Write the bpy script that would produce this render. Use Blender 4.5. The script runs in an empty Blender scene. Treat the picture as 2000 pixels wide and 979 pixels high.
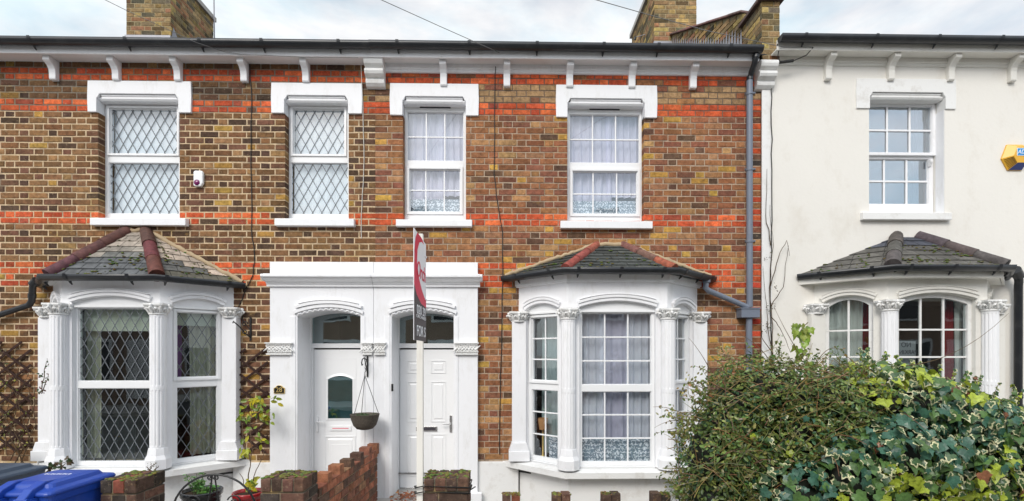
import bpy, math, random
import numpy as np
from mathutils import Vector, Matrix, noise
from math import sin, cos, pi, radians, sqrt, atan2

random.seed(7)
rnd = random.random
def ru(a, b): return a + (b - a) * random.random()
sc = bpy.context.scene
COL = sc.collection

# ------------------------------------------------------------------ camera model (photo 2000 x 979)
F, HX, HY, D, E = 960.0, 1000.0, 690.0, 6.0, 1.95
YAW = math.atan(.018)
def W(px, py, Y=0.0):
    """world (x, z) of a photo pixel on the plane y = Y"""
    xc = sin(YAW) * F + cos(YAW) * (px - HX)
    yc = cos(YAW) * F - sin(YAW) * (px - HX)
    s = (Y + D) / yc
    return s * xc, E + s * (HY - py)
def WX(px, Y=0.0): return W(px, 0, Y)[0]
def WZ(py, px=1000, Y=0.0): return W(px, py, Y)[1]

# ------------------------------------------------------------------ materials
MATS = {}
def new_mat(name):
    m = bpy.data.materials.new(name); m.use_nodes = True
    nt = m.node_tree; nt.nodes.clear()
    out = nt.nodes.new('ShaderNodeOutputMaterial')
    b = nt.nodes.new('ShaderNodeBsdfPrincipled')
    nt.links.new(b.outputs[0], out.inputs[0])
    MATS[name] = m
    return m, nt, b, out
def noise_node(nt, scale, detail=4, rough=.6, vec=None, dist=0):
    n = nt.nodes.new('ShaderNodeTexNoise'); n.inputs['Scale'].default_value = scale
    n.inputs['Detail'].default_value = detail; n.inputs['Roughness'].default_value = rough
    n.inputs['Distortion'].default_value = dist
    if vec is not None: nt.links.new(vec, n.inputs['Vector'])
    return n.outputs['Fac']
def ramp(nt, src, p0, c0, p1, c1):
    r = nt.nodes.new('ShaderNodeValToRGB')
    r.color_ramp.elements[0].position = p0; r.color_ramp.elements[0].color = (*c0, 1) if len(c0) == 3 else c0
    r.color_ramp.elements[1].position = p1; r.color_ramp.elements[1].color = (*c1, 1) if len(c1) == 3 else c1
    nt.links.new(src, r.inputs[0]); return r.outputs[0]
def mixc(nt, fac, a, b, mode='MIX'):
    m = nt.nodes.new('ShaderNodeMix'); m.data_type = 'RGBA'; m.blend_type = mode
    for s, v in ((m.inputs[0], fac), (m.inputs[6], a), (m.inputs[7], b)):
        if isinstance(v, (int, float)): s.default_value = v
        elif isinstance(v, tuple): s.default_value = (*v, 1)
        else: nt.links.new(v, s)
    return m.outputs[2]
def bump(nt, b, src, strength, dist=.01):
    n = nt.nodes.new('ShaderNodeBump'); n.inputs['Strength'].default_value = strength
    n.inputs['Distance'].default_value = dist
    nt.links.new(src, n.inputs['Height']); nt.links.new(n.outputs[0], b.inputs['Normal'])
def coord(nt, which='Object'):
    t = nt.nodes.new('ShaderNodeTexCoord'); return t.outputs[which]
def mapping(nt, vec, scale):
    m = nt.nodes.new('ShaderNodeMapping'); m.inputs['Scale'].default_value = scale
    nt.links.new(vec, m.inputs[0]); return m.outputs[0]

def mat_attr(name, rough=.85, nscale=25, var=.35, bscale=60, bstr=.4, spec=.3, bdist=.004, big=.25):
    """colour from the face colour attribute, broken up by noise"""
    m, nt, b, out = new_mat(name)
    a = nt.nodes.new('ShaderNodeAttribute'); a.attribute_name = 'Col'
    v = coord(nt)
    n1 = noise_node(nt, nscale, 5, .65, v)
    c = mixc(nt, 1.0, a.outputs[0], ramp(nt, n1, .3, (1 - var,) * 3, .7, (1 + var,) * 3), 'MULTIPLY')
    n2 = noise_node(nt, 1.3, 3, .6, v)
    c = mixc(nt, 1.0, c, ramp(nt, n2, .35, (1 - big,) * 3, .65, (1 + big * .6,) * 3), 'MULTIPLY')
    nt.links.new(c, b.inputs['Base Color'])
    b.inputs['Roughness'].default_value = rough; b.inputs['Specular IOR Level'].default_value = spec
    bump(nt, b, noise_node(nt, bscale, 6, .7, v), bstr, bdist)
    return m
def mat_plain(name, col, rough=.6, spec=.4, var=.06, nscale=6, bscale=80, bstr=.1, metal=0, dirt=None, dirt_amt=.3, dscale=2.5, stretch=None):
    m, nt, b, out = new_mat(name)
    v = coord(nt)
    n1 = noise_node(nt, nscale, 5, .6, v)
    c = mixc(nt, n1, tuple(x * (1 - var) for x in col), tuple(min(1, x * (1 + var)) for x in col))
    if dirt:
        vv = mapping(nt, v, stretch) if stretch else v
        n2 = noise_node(nt, dscale, 8, .72, vv)
        f = ramp(nt, n2, .52, (0, 0, 0), .75, (dirt_amt,) * 3)
        c = mixc(nt, f, c, dirt)
    nt.links.new(c, b.inputs['Base Color'])
    b.inputs['Roughness'].default_value = rough; b.inputs['Specular IOR Level'].default_value = spec
    b.inputs['Metallic'].default_value = metal
    if bstr: bump(nt, b, noise_node(nt, bscale, 4, .6, v), bstr, .004)
    return m

def mat_brick():
    m, nt, b, out = new_mat('brick')
    a = nt.nodes.new('ShaderNodeAttribute'); a.attribute_name = 'Col'; v = coord(nt)
    c = mixc(nt, 1.0, a.outputs[0], ramp(nt, noise_node(nt, 16, 6, .75, v), .30, (.52, .50, .48), .70, (1.60, 1.54, 1.46)), 'MULTIPLY')
    c = mixc(nt, 1.0, c, ramp(nt, noise_node(nt, 1.6, 4, .65, v), .35, (.80, .80, .80), .65, (1.18, 1.16, 1.12)), 'MULTIPLY')
    # mortar smeared over the arrises, soot and ochre blooms
    f = ramp(nt, noise_node(nt, 34, 5, .7, v, .4), .58, (0, 0, 0), .72, (.5, .5, .5)); c = mixc(nt, f, c, (.44, .34, .22))
    f = ramp(nt, noise_node(nt, 9, 6, .7, mapping(nt, v, (1, 1, 1.6)), .6), .58, (0, 0, 0), .72, (.55, .55, .55)); c = mixc(nt, f, c, (.07, .05, .038))
    f = ramp(nt, noise_node(nt, 6, 5, .65, mapping(nt, v, (1.3, 1, 2.1))), .60, (0, 0, 0), .74, (.45, .45, .45)); c = mixc(nt, f, c, (.40, .24, .075))
    nt.links.new(c, b.inputs['Base Color']); b.inputs['Roughness'].default_value = .92; b.inputs['Specular IOR Level'].default_value = .2
    bump(nt, b, noise_node(nt, 70, 7, .75, v), .9, .006)
mat_brick()
def mat_mortar():
    m, nt, b, out = new_mat('mortar')
    a = nt.nodes.new('ShaderNodeAttribute'); a.attribute_name = 'Col'; v = coord(nt)
    c = mixc(nt, 1.0, a.outputs[0], ramp(nt, noise_node(nt, 30, 5, .7, v), .3, (.7, .7, .7), .7, (1.25, 1.25, 1.25)), 'MULTIPLY')
    f = ramp(nt, noise_node(nt, 3.2, 5, .7, v), .50, (0, 0, 0), .66, (.75, .75, .75)); c = mixc(nt, f, c, (.16, .125, .095))
    f = ramp(nt, noise_node(nt, 2.1, 4, .7, mapping(nt, v, (1, 1, 1.3))), .55, (0, 0, 0), .68, (.7, .7, .7)); c = mixc(nt, f, c, (.44, .30, .11))
    nt.links.new(c, b.inputs['Base Color']); b.inputs['Roughness'].default_value = .95; b.inputs['Specular IOR Level'].default_value = .15
    bump(nt, b, noise_node(nt, 110, 5, .7, v), .8, .005)
mat_mortar()
mat_attr('slate', .75, 14, .45, 50, .3, .35)
mat_attr('clay', .7, 18, .45, 60, .4, .35)
mat_plain('white_paint', (.82, .825, .845), .5, .35, .02, 3, 30, .22, dirt=(.52, .50, .45), dirt_amt=.34, dscale=4, stretch=(2.6, 2.6, .9))
mat_plain('white_old', (.78, .78, .77), .6, .3, .03, 5, 60, .25, dirt=(.42, .38, .32), dirt_amt=.5, dscale=5, stretch=(1, 1, 1))
mat_plain('upvc', (.83, .84, .85), .25, .5, .01, 3, 30, 0, dirt=(.6, .6, .57), dirt_amt=.12)
mat_plain('soffit', (.74, .74, .74), .6, .3, .04, 4, 60, .15, dirt=(.38, .34, .30), dirt_amt=.45, dscale=3, stretch=(.6, 3, 3))
mat_plain('cream_render', (.77, .748, .70), .85, .2, .035, 1.8, 26, .45, dirt=(.58, .53, .45), dirt_amt=.45, dscale=1.9, stretch=(1.2, 1, .8))
mat_plain('cream_paint', (.74, .725, .68), .6, .3, .03, 4, 70, .2, dirt=(.40, .36, .30), dirt_amt=.4, dscale=4)
mat_plain('black_plastic', (.018, .02, .024), .35, .5, .3, 5, 40, .05, dirt=(.10, .10, .10), dirt_amt=.3, dscale=6)
mat_plain('grey_pipe', (.16, .185, .235), .4, .45, .1, 4, 50, .08, dirt=(.30, .31, .33), dirt_amt=.4, dscale=7, stretch=(2, 2, .5))
mat_plain('lead_came', (.15, .165, .18), .5, .5, .1, 20, 80, 0)
mat_plain('lead_sheet', (.30, .30, .33), .5, .5, .2, 8, 40, .2, metal=.3)
mat_plain('mortar_fillet', (.44, .34, .22), .9, .1, .2, 9, 50, .6, dirt=(.2, .17, .12), dirt_amt=.5, dscale=8)
mat_plain('iron', (.012, .012, .013), .4, .5, .2, 20, 80, .2)
mat_plain('chrome', (.6, .6, .6), .25, .5, .05, 10, 80, 0, metal=.9)
mat_plain('concrete', (.40, .385, .36), .9, .2, .15, 3, 60, .4, dirt=(.15, .14, .11), dirt_amt=.6)
mat_plain('asphalt', (.05, .05, .052), .9, .2, .2, 30, 150, .6)
mat_plain('paving', (.40, .385, .365), .9, .2, .15, 5, 60, .4)
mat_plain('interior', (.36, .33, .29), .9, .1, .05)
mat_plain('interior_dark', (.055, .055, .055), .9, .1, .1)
mat_plain('wood_post', (.76, .74, .69), .7, .25, .06, 4, 60, .15, dirt=(.5, .42, .32), dirt_amt=.35, dscale=5, stretch=(4, 4, .5))
mat_plain('trellis_wood', (.042, .022, .018), .8, .2, .3, 10, 60, .4)
mat_plain('stem', (.09, .06, .035), .85, .2, .3, 10, 80, .3)
mat_plain('blue_bin', (.008, .052, .34), .42, .5, .1, 4, 60, .06, dirt=(.10, .13, .30), dirt_amt=.25, dscale=5)
mat_plain('grey_bin', (.045, .068, .105), .4, .5, .1, 4, 60, .06)
mat_plain('black_bin', (.015, .016, .017), .4, .5, .1, 4, 60, .06)
mat_plain('red_glaze', (.30, .012, .016), .18, .6, .1, 6, 40, 0)
mat_plain('black_glaze', (.012, .013, .015), .2, .6, .1, 6, 40, 0)
mat_plain('soil', (.045, .032, .022), .95, .1, .3, 30, 90, .8)
mat_plain('wicker', (.10, .085, .07), .85, .2, .5, 45, 90, .9, dirt=(.02, .018, .015), dirt_amt=.8, dscale=30)
mat_plain('gold', (.75, .55, .2), .4, .5, .05, 10, 50, 0, metal=.6)
mat_plain('yellow_plastic', (.74, .40, .03), .35, .5, .02, 6, 50, 0)
mat_plain('navy_plastic', (.03, .05, .20), .35, .5, .05, 6, 50, 0)
mat_plain('blue_sticker', (.03, .27, .62), .4, .4, .02, 6, 50, 0)
mat_plain('purple_lens', (.16, .01, .10), .15, .6, .02, 6, 50, 0)
mat_plain('white_print', (.88, .89, .92), .5, .3, .01, 6, 50, 0)
mat_plain('dark_print', (.045, .04, .05), .5, .4, .03, 6, 50, 0)
mat_plain('red_print', (.72, .028, .09), .45, .4, .03, 6, 50, 0)
mat_plain('cable_black', (.02, .02, .02), .5, .4, .1, 6, 50, 0)
mat_plain('cable_white', (.62, .60, .55), .5, .4, .1, 6, 50, 0)
mat_plain('cable_grey', (.16, .16, .16), .5, .4, .1, 6, 50, 0)
mat_plain('opposite_wall', (.30, .22, .17), .9, .2, .2, 2, 50, .3)
mat_plain('opposite_white', (.75, .75, .75), .7, .3, .05)
mat_plain('opposite_roof', (.10, .095, .095), .8, .3, .3, 2, 50, .3)
mat_plain('dark_glass', (.02, .025, .03), .08, .8, .05)
mat_plain('obscure_glass', (.09, .15, .165), .06, .9, .3, 9, 40, .1)
mat_plain('card', (.24, .24, .25), .6, .3, .05)
mat_plain('lamp_cloth', (.42, .22, .09), .8, .2, .05)

def mat_cloth(name, col, trans=.35):
    m, nt, b, out = new_mat(name)
    v = coord(nt)
    n = noise_node(nt, 12, 4, .6, mapping(nt, v, (1, 1, .15)))
    c = mixc(nt, n, tuple(x * .88 for x in col), tuple(min(1, x * 1.06) for x in col))
    nt.links.new(c, b.inputs['Base Color']); b.inputs['Roughness'].default_value = .95
    b.inputs['Specular IOR Level'].default_value = .1
    t = nt.nodes.new('ShaderNodeBsdfTranslucent'); nt.links.new(c, t.inputs[0])
    mx = nt.nodes.new('ShaderNodeMixShader'); mx.inputs[0].default_value = trans
    nt.links.new(b.outputs[0], mx.inputs[1]); nt.links.new(t.outputs[0], mx.inputs[2])
    nt.links.new(mx.outputs[0], out.inputs[0])
mat_cloth('lilac_net', (.84, .83, .97)); mat_cloth('ice_blind', (.85, .92, .97), .12); mat_cloth('grey_net', (.84, .88, .97))
mat_cloth('green_net', (.52, .66, .65)); mat_cloth('cream_curtain', (.66, .63, .49), .2); mat_cloth('cream_blind', (.74, .76, .64), .2)
mat_cloth('red_curtain', (.30, .02, .03)); mat_cloth('dim_curtain', (.70, .70, .84)); mat_cloth('white_net', (.86, .86, .82)); mat_cloth('teal_curtain', (.10, .20, .22))
mat_cloth('purple_curtain', (.20, .06, .30))

def mat_lace():
    m, nt, b, out = new_mat('lace')
    v = coord(nt)
    w = nt.nodes.new('ShaderNodeTexWave'); w.inputs['Scale'].default_value = 7; w.inputs['Distortion'].default_value = 9
    w.inputs['Detail'].default_value = 3; w.inputs['Detail Scale'].default_value = 3; w.bands_direction = 'Z'
    nt.links.new(mapping(nt, v, (2.2, 0, 1)), w.inputs['Vector'])
    vo = nt.nodes.new('ShaderNodeTexVoronoi'); vo.inputs['Scale'].default_value = 26
    nt.links.new(mapping(nt, v, (1.6, 0, 1)), vo.inputs['Vector'])
    f = mixc(nt, .5, w.outputs['Fac'], vo.outputs['Distance'])
    c = ramp(nt, f, .28, (.80, .86, .90), .50, (.20, .27, .32))
    nt.links.new(c, b.inputs['Base Color']); b.inputs['Roughness'].default_value = .9
mat_lace()

def mat_glass(name, tint=(1, 1, 1), refl=.16):
    m = bpy.data.materials.new(name); m.use_nodes = True; nt = m.node_tree; nt.nodes.clear()
    out = nt.nodes.new('ShaderNodeOutputMaterial')
    tr = nt.nodes.new('ShaderNodeBsdfTransparent'); tr.inputs[0].default_value = (*tint, 1)
    gl = nt.nodes.new('ShaderNodeBsdfGlossy'); gl.inputs['Roughness'].default_value = .015
    gl.inputs[0].default_value = (.95, .98, 1, 1)
    # float glass is never quite flat
    bp = nt.nodes.new('ShaderNodeBump'); bp.inputs['Strength'].default_value = .05; bp.inputs['Distance'].default_value = .02
    tc = nt.nodes.new('ShaderNodeTexCoord')
    n = noise_node(nt, 2.5, 2, .5, tc.outputs['Object'])
    nt.links.new(n, bp.inputs['Height']); nt.links.new(bp.outputs[0], gl.inputs['Normal'])
    lw = nt.nodes.new('ShaderNodeLayerWeight'); lw.inputs[0].default_value = .5
    pw = nt.nodes.new('ShaderNodeMath'); pw.operation = 'POWER'; pw.inputs[1].default_value = 4.5
    nt.links.new(lw.outputs['Facing'], pw.inputs[0])
    ad = nt.nodes.new('ShaderNodeMath'); ad.operation = 'ADD'; ad.inputs[1].default_value = refl; ad.use_clamp = True
    nt.links.new(pw.outputs[0], ad.inputs[0])
    mx = nt.nodes.new('ShaderNodeMixShader')
    nt.links.new(ad.outputs[0], mx.inputs[0]); nt.links.new(tr.outputs[0], mx.inputs[1]); nt.links.new(gl.outputs[0], mx.inputs[2])
    nt.links.new(mx.outputs[0], out.inputs[0]); MATS[name] = m
mat_glass('glass', (.975, .985, .995), .10)
mat_glass('glass_dark', (.88, .92, .92), .07)
mat_glass('glass_fan', (.62, .80, .80), .20)
mat_glass('glass_sky', (.85, .9, .95), .32)

def mat_leaf(name, rough=.4):
    m, nt, b, out = new_mat(name)
    a = nt.nodes.new('ShaderNodeAttribute'); a.attribute_name = 'Col'
    v = coord(nt)
    c = mixc(nt, 1.0, a.outputs[0], ramp(nt, noise_node(nt, 60, 3, .6, v), .3, (.75,) * 3, .7, (1.25,) * 3), 'MULTIPLY')
    nt.links.new(c, b.inputs['Base Color']); b.inputs['Roughness'].default_value = rough
    b.inputs['Specular IOR Level'].default_value = .4
    t = nt.nodes.new('ShaderNodeBsdfTranslucent'); nt.links.new(c, t.inputs[0])
    mx = nt.nodes.new('ShaderNodeMixShader'); mx.inputs[0].default_value = .22
    nt.links.new(b.outputs[0], mx.inputs[1]); nt.links.new(t.outputs[0], mx.inputs[2])
    nt.links.new(mx.outputs[0], out.inputs[0])
mat_leaf('leaf', .33); mat_leaf('dull_leaf', .6)

# ------------------------------------------------------------------ mesh builder
class MB:
    def __init__(s):
        s.v = []; s.f = []; s.m = []; s.c = []; s.mats = []; s.M = None; s.sm = []
    def mi(s, mat):
        if mat not in s.mats: s.mats.append(mat)
        return s.mats.index(mat)
    def add(s, verts, faces, mat, col=(.5, .5, .5), smooth=False):
        o = len(s.v); M = s.M
        if M is not None: verts = [M @ Vector(p) for p in verts]
        s.v.extend([tuple(p) for p in verts]); k = s.mi(mat)
        for f in faces:
            s.f.append(tuple(i + o for i in f)); s.m.append(k); s.c.append(col); s.sm.append(smooth)
    def box(s, x0, x1, y0, y1, z0, z1, mat, col=(.5, .5, .5)):
        if x0 > x1: x0, x1 = x1, x0
        if y0 > y1: y0, y1 = y1, y0
        if z0 > z1: z0, z1 = z1, z0
        v = [(x0, y0, z0), (x1, y0, z0), (x1, y1, z0), (x0, y1, z0), (x0, y0, z1), (x1, y0, z1), (x1, y1, z1), (x0, y1, z1)]
        s.add(v, [(0, 3, 2, 1), (4, 5, 6, 7), (0, 1, 5, 4), (1, 2, 6, 5), (2, 3, 7, 6), (3, 0, 4, 7)], mat, col)
    def prism(s, poly, y0, y1, mat, col=(.5, .5, .5)):
        """polygon in x,z extruded along y"""
        n = len(poly)
        area = sum(poly[i][0] * poly[(i + 1) % n][1] - poly[(i + 1) % n][0] * poly[i][1] for i in range(n))
        if area < 0: poly = poly[::-1]
        v = [(p[0], y0, p[1]) for p in poly] + [(p[0], y1, p[1]) for p in poly]
        f = [tuple(range(n)), tuple(range(2 * n - 1, n - 1, -1))]
        f += [(i, i + n, (i + 1) % n + n, (i + 1) % n) for i in range(n)]
        s.add(v, f, mat, col)
    def prism_z(s, poly, z0, z1, mat, col=(.5, .5, .5)):
        n = len(poly)
        area = sum(poly[i][0] * poly[(i + 1) % n][1] - poly[(i + 1) % n][0] * poly[i][1] for i in range(n))
        if area < 0: poly = poly[::-1]
        v = [(p[0], p[1], z0) for p in poly] + [(p[0], p[1], z1) for p in poly]
        f = [tuple(range(n - 1, -1, -1)), tuple(range(n, 2 * n))]
        f += [(i, (i + 1) % n, (i + 1) % n + n, i + n) for i in range(n)]
        s.add(v, f, mat, col)
    def prism_x(s, poly, x0, x1, mat, col=(.5, .5, .5), smooth=False):
        """polygon in y,z extruded along x"""
        n = len(poly)
        area = sum(poly[i][0] * poly[(i + 1) % n][1] - poly[(i + 1) % n][0] * poly[i][1] for i in range(n))
        if area < 0: poly = poly[::-1]
        v = [(x0, p[0], p[1]) for p in poly] + [(x1, p[0], p[1]) for p in poly]
        f = [tuple(range(n - 1, -1, -1)), tuple(range(n, 2 * n))]
        f += [(i, (i + 1) % n, (i + 1) % n + n, i + n) for i in range(n)]
        s.add(v, f, mat, col, smooth)
    def tube(s, pts, r, mat, n=8, col=(.5, .5, .5), caps=True, arc=None):
        pts = [Vector(p) for p in pts]; k = len(pts)
        rr = r if isinstance(r, (list, tuple)) else [r] * k
        t0 = (pts[1] - pts[0]).normalized()
        ref = Vector((0, 0, 1)) if abs(t0.z) < .9 else Vector((1, 0, 0))
        u = t0.cross(ref).normalized(); v = []
        for i, p in enumerate(pts):
            if i == 0: t = pts[1] - pts[0]
            elif i == k - 1: t = pts[-1] - pts[-2]
            else: t = (pts[i + 1] - pts[i]).normalized() + (pts[i] - pts[i - 1]).normalized()
            if t.length < 1e-9: t = Vector((0, 0, 1))
            t.normalize(); u = (u - t * u.dot(t)).normalized(); w = u.cross(t)
            for j in range(n):
                a = 2 * pi * j / n
                v.append(tuple(p + (u * cos(a) + w * sin(a)) * rr[i]))
        f = []
        for i in range(k - 1):
            for j in range(n):
                f.append((i * n + j, (i + 1) * n + j, (i + 1) * n + (j + 1) % n, i * n + (j + 1) % n))
        s.add(v, f, mat, col, True)
        if caps:
            s.add(v[:n], [tuple(range(n - 1, -1, -1))][::1], mat, col)
            s.add(v[-n:], [tuple(range(n))], mat, col)
    def lathe(s, prof, c, mat, n=24, col=(.5, .5, .5), rf=None, smooth=True):
        """prof = [(r, z)], rf(angle, i) scales the radius"""
        v = []; k = len(prof)
        for i, (r, z) in enumerate(prof):
            for j in range(n):
                a = 2 * pi * j / n; q = r * (rf(a, i) if rf else 1)
                v.append((c[0] + q * cos(a), c[1] + q * sin(a), c[2] + z))
        f = [(i * n + j, i * n + (j + 1) % n, (i + 1) * n + (j + 1) % n, (i + 1) * n + j) for i in range(k - 1) for j in range(n)]
        s.add(v, f, mat, col, smooth)
    def ell(s, c, r, mat, col=(.5, .5, .5), R=None, nu=8, nv=6, jit=0):
        v = []; 
        for i in range(nv + 1):
            t = pi * i / nv
            for j in range(nu):
                a = 2 * pi * j / nu
                p = Vector((r[0] * sin(t) * cos(a), r[1] * sin(t) * sin(a), r[2] * cos(t)))
                if jit: p *= 1 + jit * noise.noise(p * 3 + Vector(c))
                if R is not None: p = R @ p
                v.append((c[0] + p.x, c[1] + p.y, c[2] + p.z))
        f = [(i * nu + j, (i + 1) * nu + j, (i + 1) * nu + (j + 1) % nu, i * nu + (j + 1) % nu) for i in range(nv) for j in range(nu)]
        s.add(v, f, mat, col, True)
    def build(s, name, parent=None, bevel=0, solid=0):
        me = bpy.data.meshes.new(name); me.from_pydata(s.v, [], s.f)
        for m in s.mats: me.materials.append(MATS[m])
        me.polygons.foreach_set('material_index', s.m)
        me.polygons.foreach_set('use_smooth', s.sm)
        ca = me.color_attributes.new('Col', 'FLOAT_COLOR', 'CORNER')
        tot = np.array([len(f) for f in s.f]); cc = np.ones((len(s.f), 4), dtype=np.float32)
        cc[:, :3] = np.array([c[:3] for c in s.c], dtype=np.float32).reshape(-1, 3)
        ca.data.foreach_set('color', np.repeat(cc, tot, axis=0).ravel())
        me.validate(); me.update()
        o = bpy.data.objects.new(name, me); COL.objects.link(o)
        if parent is not None: o.parent = parent
        if bevel:
            b = o.modifiers.new('bevel', 'BEVEL'); b.width = bevel; b.segments = 2; b.limit_method = 'ANGLE'; b.angle_limit = radians(40)
        return o
def tag(o, label, cat, group=None, kind=None):
    if label: o['label'] = label
    if cat: o['category'] = cat
    if group: o['group'] = group
    if kind: o['kind'] = kind
    return o
def empty(name, loc, label=None, cat=None, group=None):
    o = bpy.data.objects.new(name, None); COL.objects.link(o); o.location = loc; o.empty_display_size = .1
    return tag(o, label, cat, group)
def parent_keep(o, p):
    o.parent = p; o.matrix_parent_inverse = Matrix.Translation(p.location).inverted()
def lettering(body, size, M, mat, parent, ext=.001, sx=1, sy=1, shear=0, align='CENTER', name='lettering'):
    c = bpy.data.curves.new(name, 'FONT'); c.body = body; c.size = size; c.extrude = ext
    c.align_x = align; c.align_y = 'CENTER'; c.shear = shear; c.materials.append(MATS[mat])
    tmp = bpy.data.objects.new(name, c); COL.objects.link(tmp)
    bpy.context.view_layer.update()
    me = bpy.data.meshes.new_from_object(tmp.evaluated_get(bpy.context.evaluated_depsgraph_get()))
    bpy.data.objects.remove(tmp)
    o = bpy.data.objects.new(name, me); COL.objects.link(o)
    o.parent = parent
    pm = Matrix.Translation(parent.location).inverted() if parent is not None else Matrix()
    o.matrix_local = pm @ M @ Matrix.Diagonal((sx, sy, 1, 1))
    return o

# house roots sit at the origin so part coordinates are world coordinates
def house(name, label, cat='house'):
    return empty(name, (0, 0, 0), label, cat, None)
H1 = house('terraced_house', 'brown brick terraced house with diamond leaded windows and a dark slate bay roof')
H2 = house('terraced_house', 'brick terraced house with white grid-pane windows and red hip tiles on its bay roof')
H3 = house('rendered_house', 'cream rendered terraced house with sash window and grey slate bay roof, above the ivy')

# ------------------------------------------------------------------ brickwork
COURSE = .0751
def pick(pal):
    t = rnd() * sum(w for w, c in pal)
    for w, c in pal:
        t -= w
        if t <= 0: break
    k = ru(.82, 1.2)
    return tuple(x * k * ru(.95, 1.05) for x in c)
P1 = [(5, (.165, .088, .044)), (4, (.215, .120, .060)), (3, (.082, .050, .036)), (3, (.150, .076, .050)), (.6, (.36, .22, .06)), (1.2, (.28, .165, .08))]
P2 = [(5, (.245, .108, .056)), (4, (.290, .142, .070)), (1.8, (.115, .066, .046)), (3, (.205, .088, .058)), (1.0, (.45, .27, .07)), (1.6, (.36, .21, .10)), (1.3, (.30, .155, .085))]
PR = [(5, (.52, .100, .042)), (3, (.44, .080, .038)), (3, (.58, .135, .052)), (.8, (.32, .075, .048))]
PC = [(4, (.27, .19, .10)), (3, (.36, .27, .11)), (2, (.18, .14, .08)), (2, (.26, .14, .08)), (1.5, (.11, .10, .072))]
PG = [(4, (.26, .108, .070)), (3, (.19, .085, .06)), (2.2, (.12, .072, .056)), (1.6, (.32, .13, .08)), (1, (.26, .15, .09))]
PP = [(4, (.088, .056, .046)), (3, (.125, .070, .054)), (2, (.055, .045, .040)), (.8, (.20, .068, .048))]

def lay(mb, M, u0, u1, z0, rows, holes, colf, joint=.011, phase=0, proud=.004, reveal=.1, back=.012, jit=.0026, course=COURSE, rfirst=0):
    mb.M = M
    for r in range(rows):
        za = z0 + r * course + joint / 2; zb = z0 + (r + 1) * course - joint / 2; zm = (za + zb) / 2
        iv = [(u0, u1, 0, 0)]
        for (a, b, c, d, rev) in holes:
            if c < zm < d:
                nv = []
                for (p, q, lp, lq) in iv:
                    if b <= p or a >= q: nv.append((p, q, lp, lq)); continue
                    if a > p: nv.append((p, a, lp, rev))
                    if b < q: nv.append((b, q, rev, lq))
                iv = nv
        ph = phase + ((r + rfirst) % 2) * .16875
        for (p, q, lp, lq) in iv:
            k = math.floor((p - ph) / .3375) - 1
            cuts = []
            while True:
                s0 = ph + k * .3375
                if s0 > q: break
                cuts += [s0 + ru(-.004, .004), s0 + .225 + ru(-.004, .004)]; k += 1
            cuts = [c for c in cuts if p + .045 < c < q - .045]
            es = [p] + cuts + [q]
            for i in range(len(es) - 1):
                a = es[i] + (joint * .5 if i else 0); b = es[i + 1] - (joint * .5 if i < len(es) - 2 else 0)
                if b - a < .02: continue
                lrev = (i == 0 and lp) or 0; rrev = (i == len(es) - 2 and lq) or 0
                bk = reveal if (lrev or rrev) else back
                J = lambda: ru(-jit, jit)
                f = -proud + ru(-.0015, .0015); ch = .004
                zA, zB = za + J() * .7, zb + J() * .7
                v = [(a + ch + J(), f + J() * .5, zA + ch + J()), (b - ch + J(), f + J() * .5, zA + ch + J()), (b - ch + J(), f + J() * .5, zB - ch + J()), (a + ch + J(), f + J() * .5, zB - ch + J()),
                     (a, f + .004, zA + J()), (b, f + .004, zA + J()), (b, f + .004, zB + J()), (a, f + .004, zB + J()),
                     (a, bk, zA), (b, bk, zA), (b, bk, zB), (a, bk, zB)]
                fc = [(0, 1, 2, 3), (0, 4, 5, 1), (1, 5, 6, 2), (2, 6, 7, 3), (3, 7, 4, 0), (4, 8, 9, 5), (5, 9, 10, 6), (6, 10, 11, 7), (7, 11, 8, 4)]
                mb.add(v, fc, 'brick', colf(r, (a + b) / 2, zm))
    mb.M = None
def sheet(mb, M, u0, u1, z0, z1, y, holes, mat, colf=None, zs=(), depth=None):
    """flat wall sheet with rectangular holes; depth adds reveal sides to each hole"""
    mb.M = M
    us = sorted({u0, u1} | {h[0] for h in holes if u0 < h[0] < u1} | {h[1] for h in holes if u0 < h[1] < u1})
    zz = sorted({z0, z1} | {h[2] for h in holes if z0 < h[2] < z1} | {h[3] for h in holes if z0 < h[3] < z1} | set(zs))
    for i in range(len(us) - 1):
        for j in range(len(zz) - 1):
            um, zm = (us[i] + us[i + 1]) / 2, (zz[j] + zz[j + 1]) / 2
            if any(h[0] < um < h[1] and h[2] < zm < h[3] for h in holes): continue
            c = colf(zm) if colf else (.5, .5, .5)
            mb.add([(us[i], y, zz[j]), (us[i + 1], y, zz[j]), (us[i + 1], y, zz[j + 1]), (us[i], y, zz[j + 1])], [(0, 1, 2, 3)], mat, c)
    if depth:
        for h in holes:
            a, b, c, d = h[:4]; e = .0025; col = colf((c + d) / 2) if colf else (.5, .5, .5)
            a -= e; b += e
            for q in ([(a, y, c), (a, y, d), (a, depth, d), (a, depth, c)], [(b, y, c), (b, depth, c), (b, depth, d), (b, y, d)],
                      [(a, y, d), (b, y, d), (b, depth, d), (a, depth, d)], [(a, y, c), (a, depth, c), (b, depth, c), (b, y, c)]):
                mb.add(q, [(0, 1, 2, 3)], mat, col)
    mb.M = None

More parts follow.
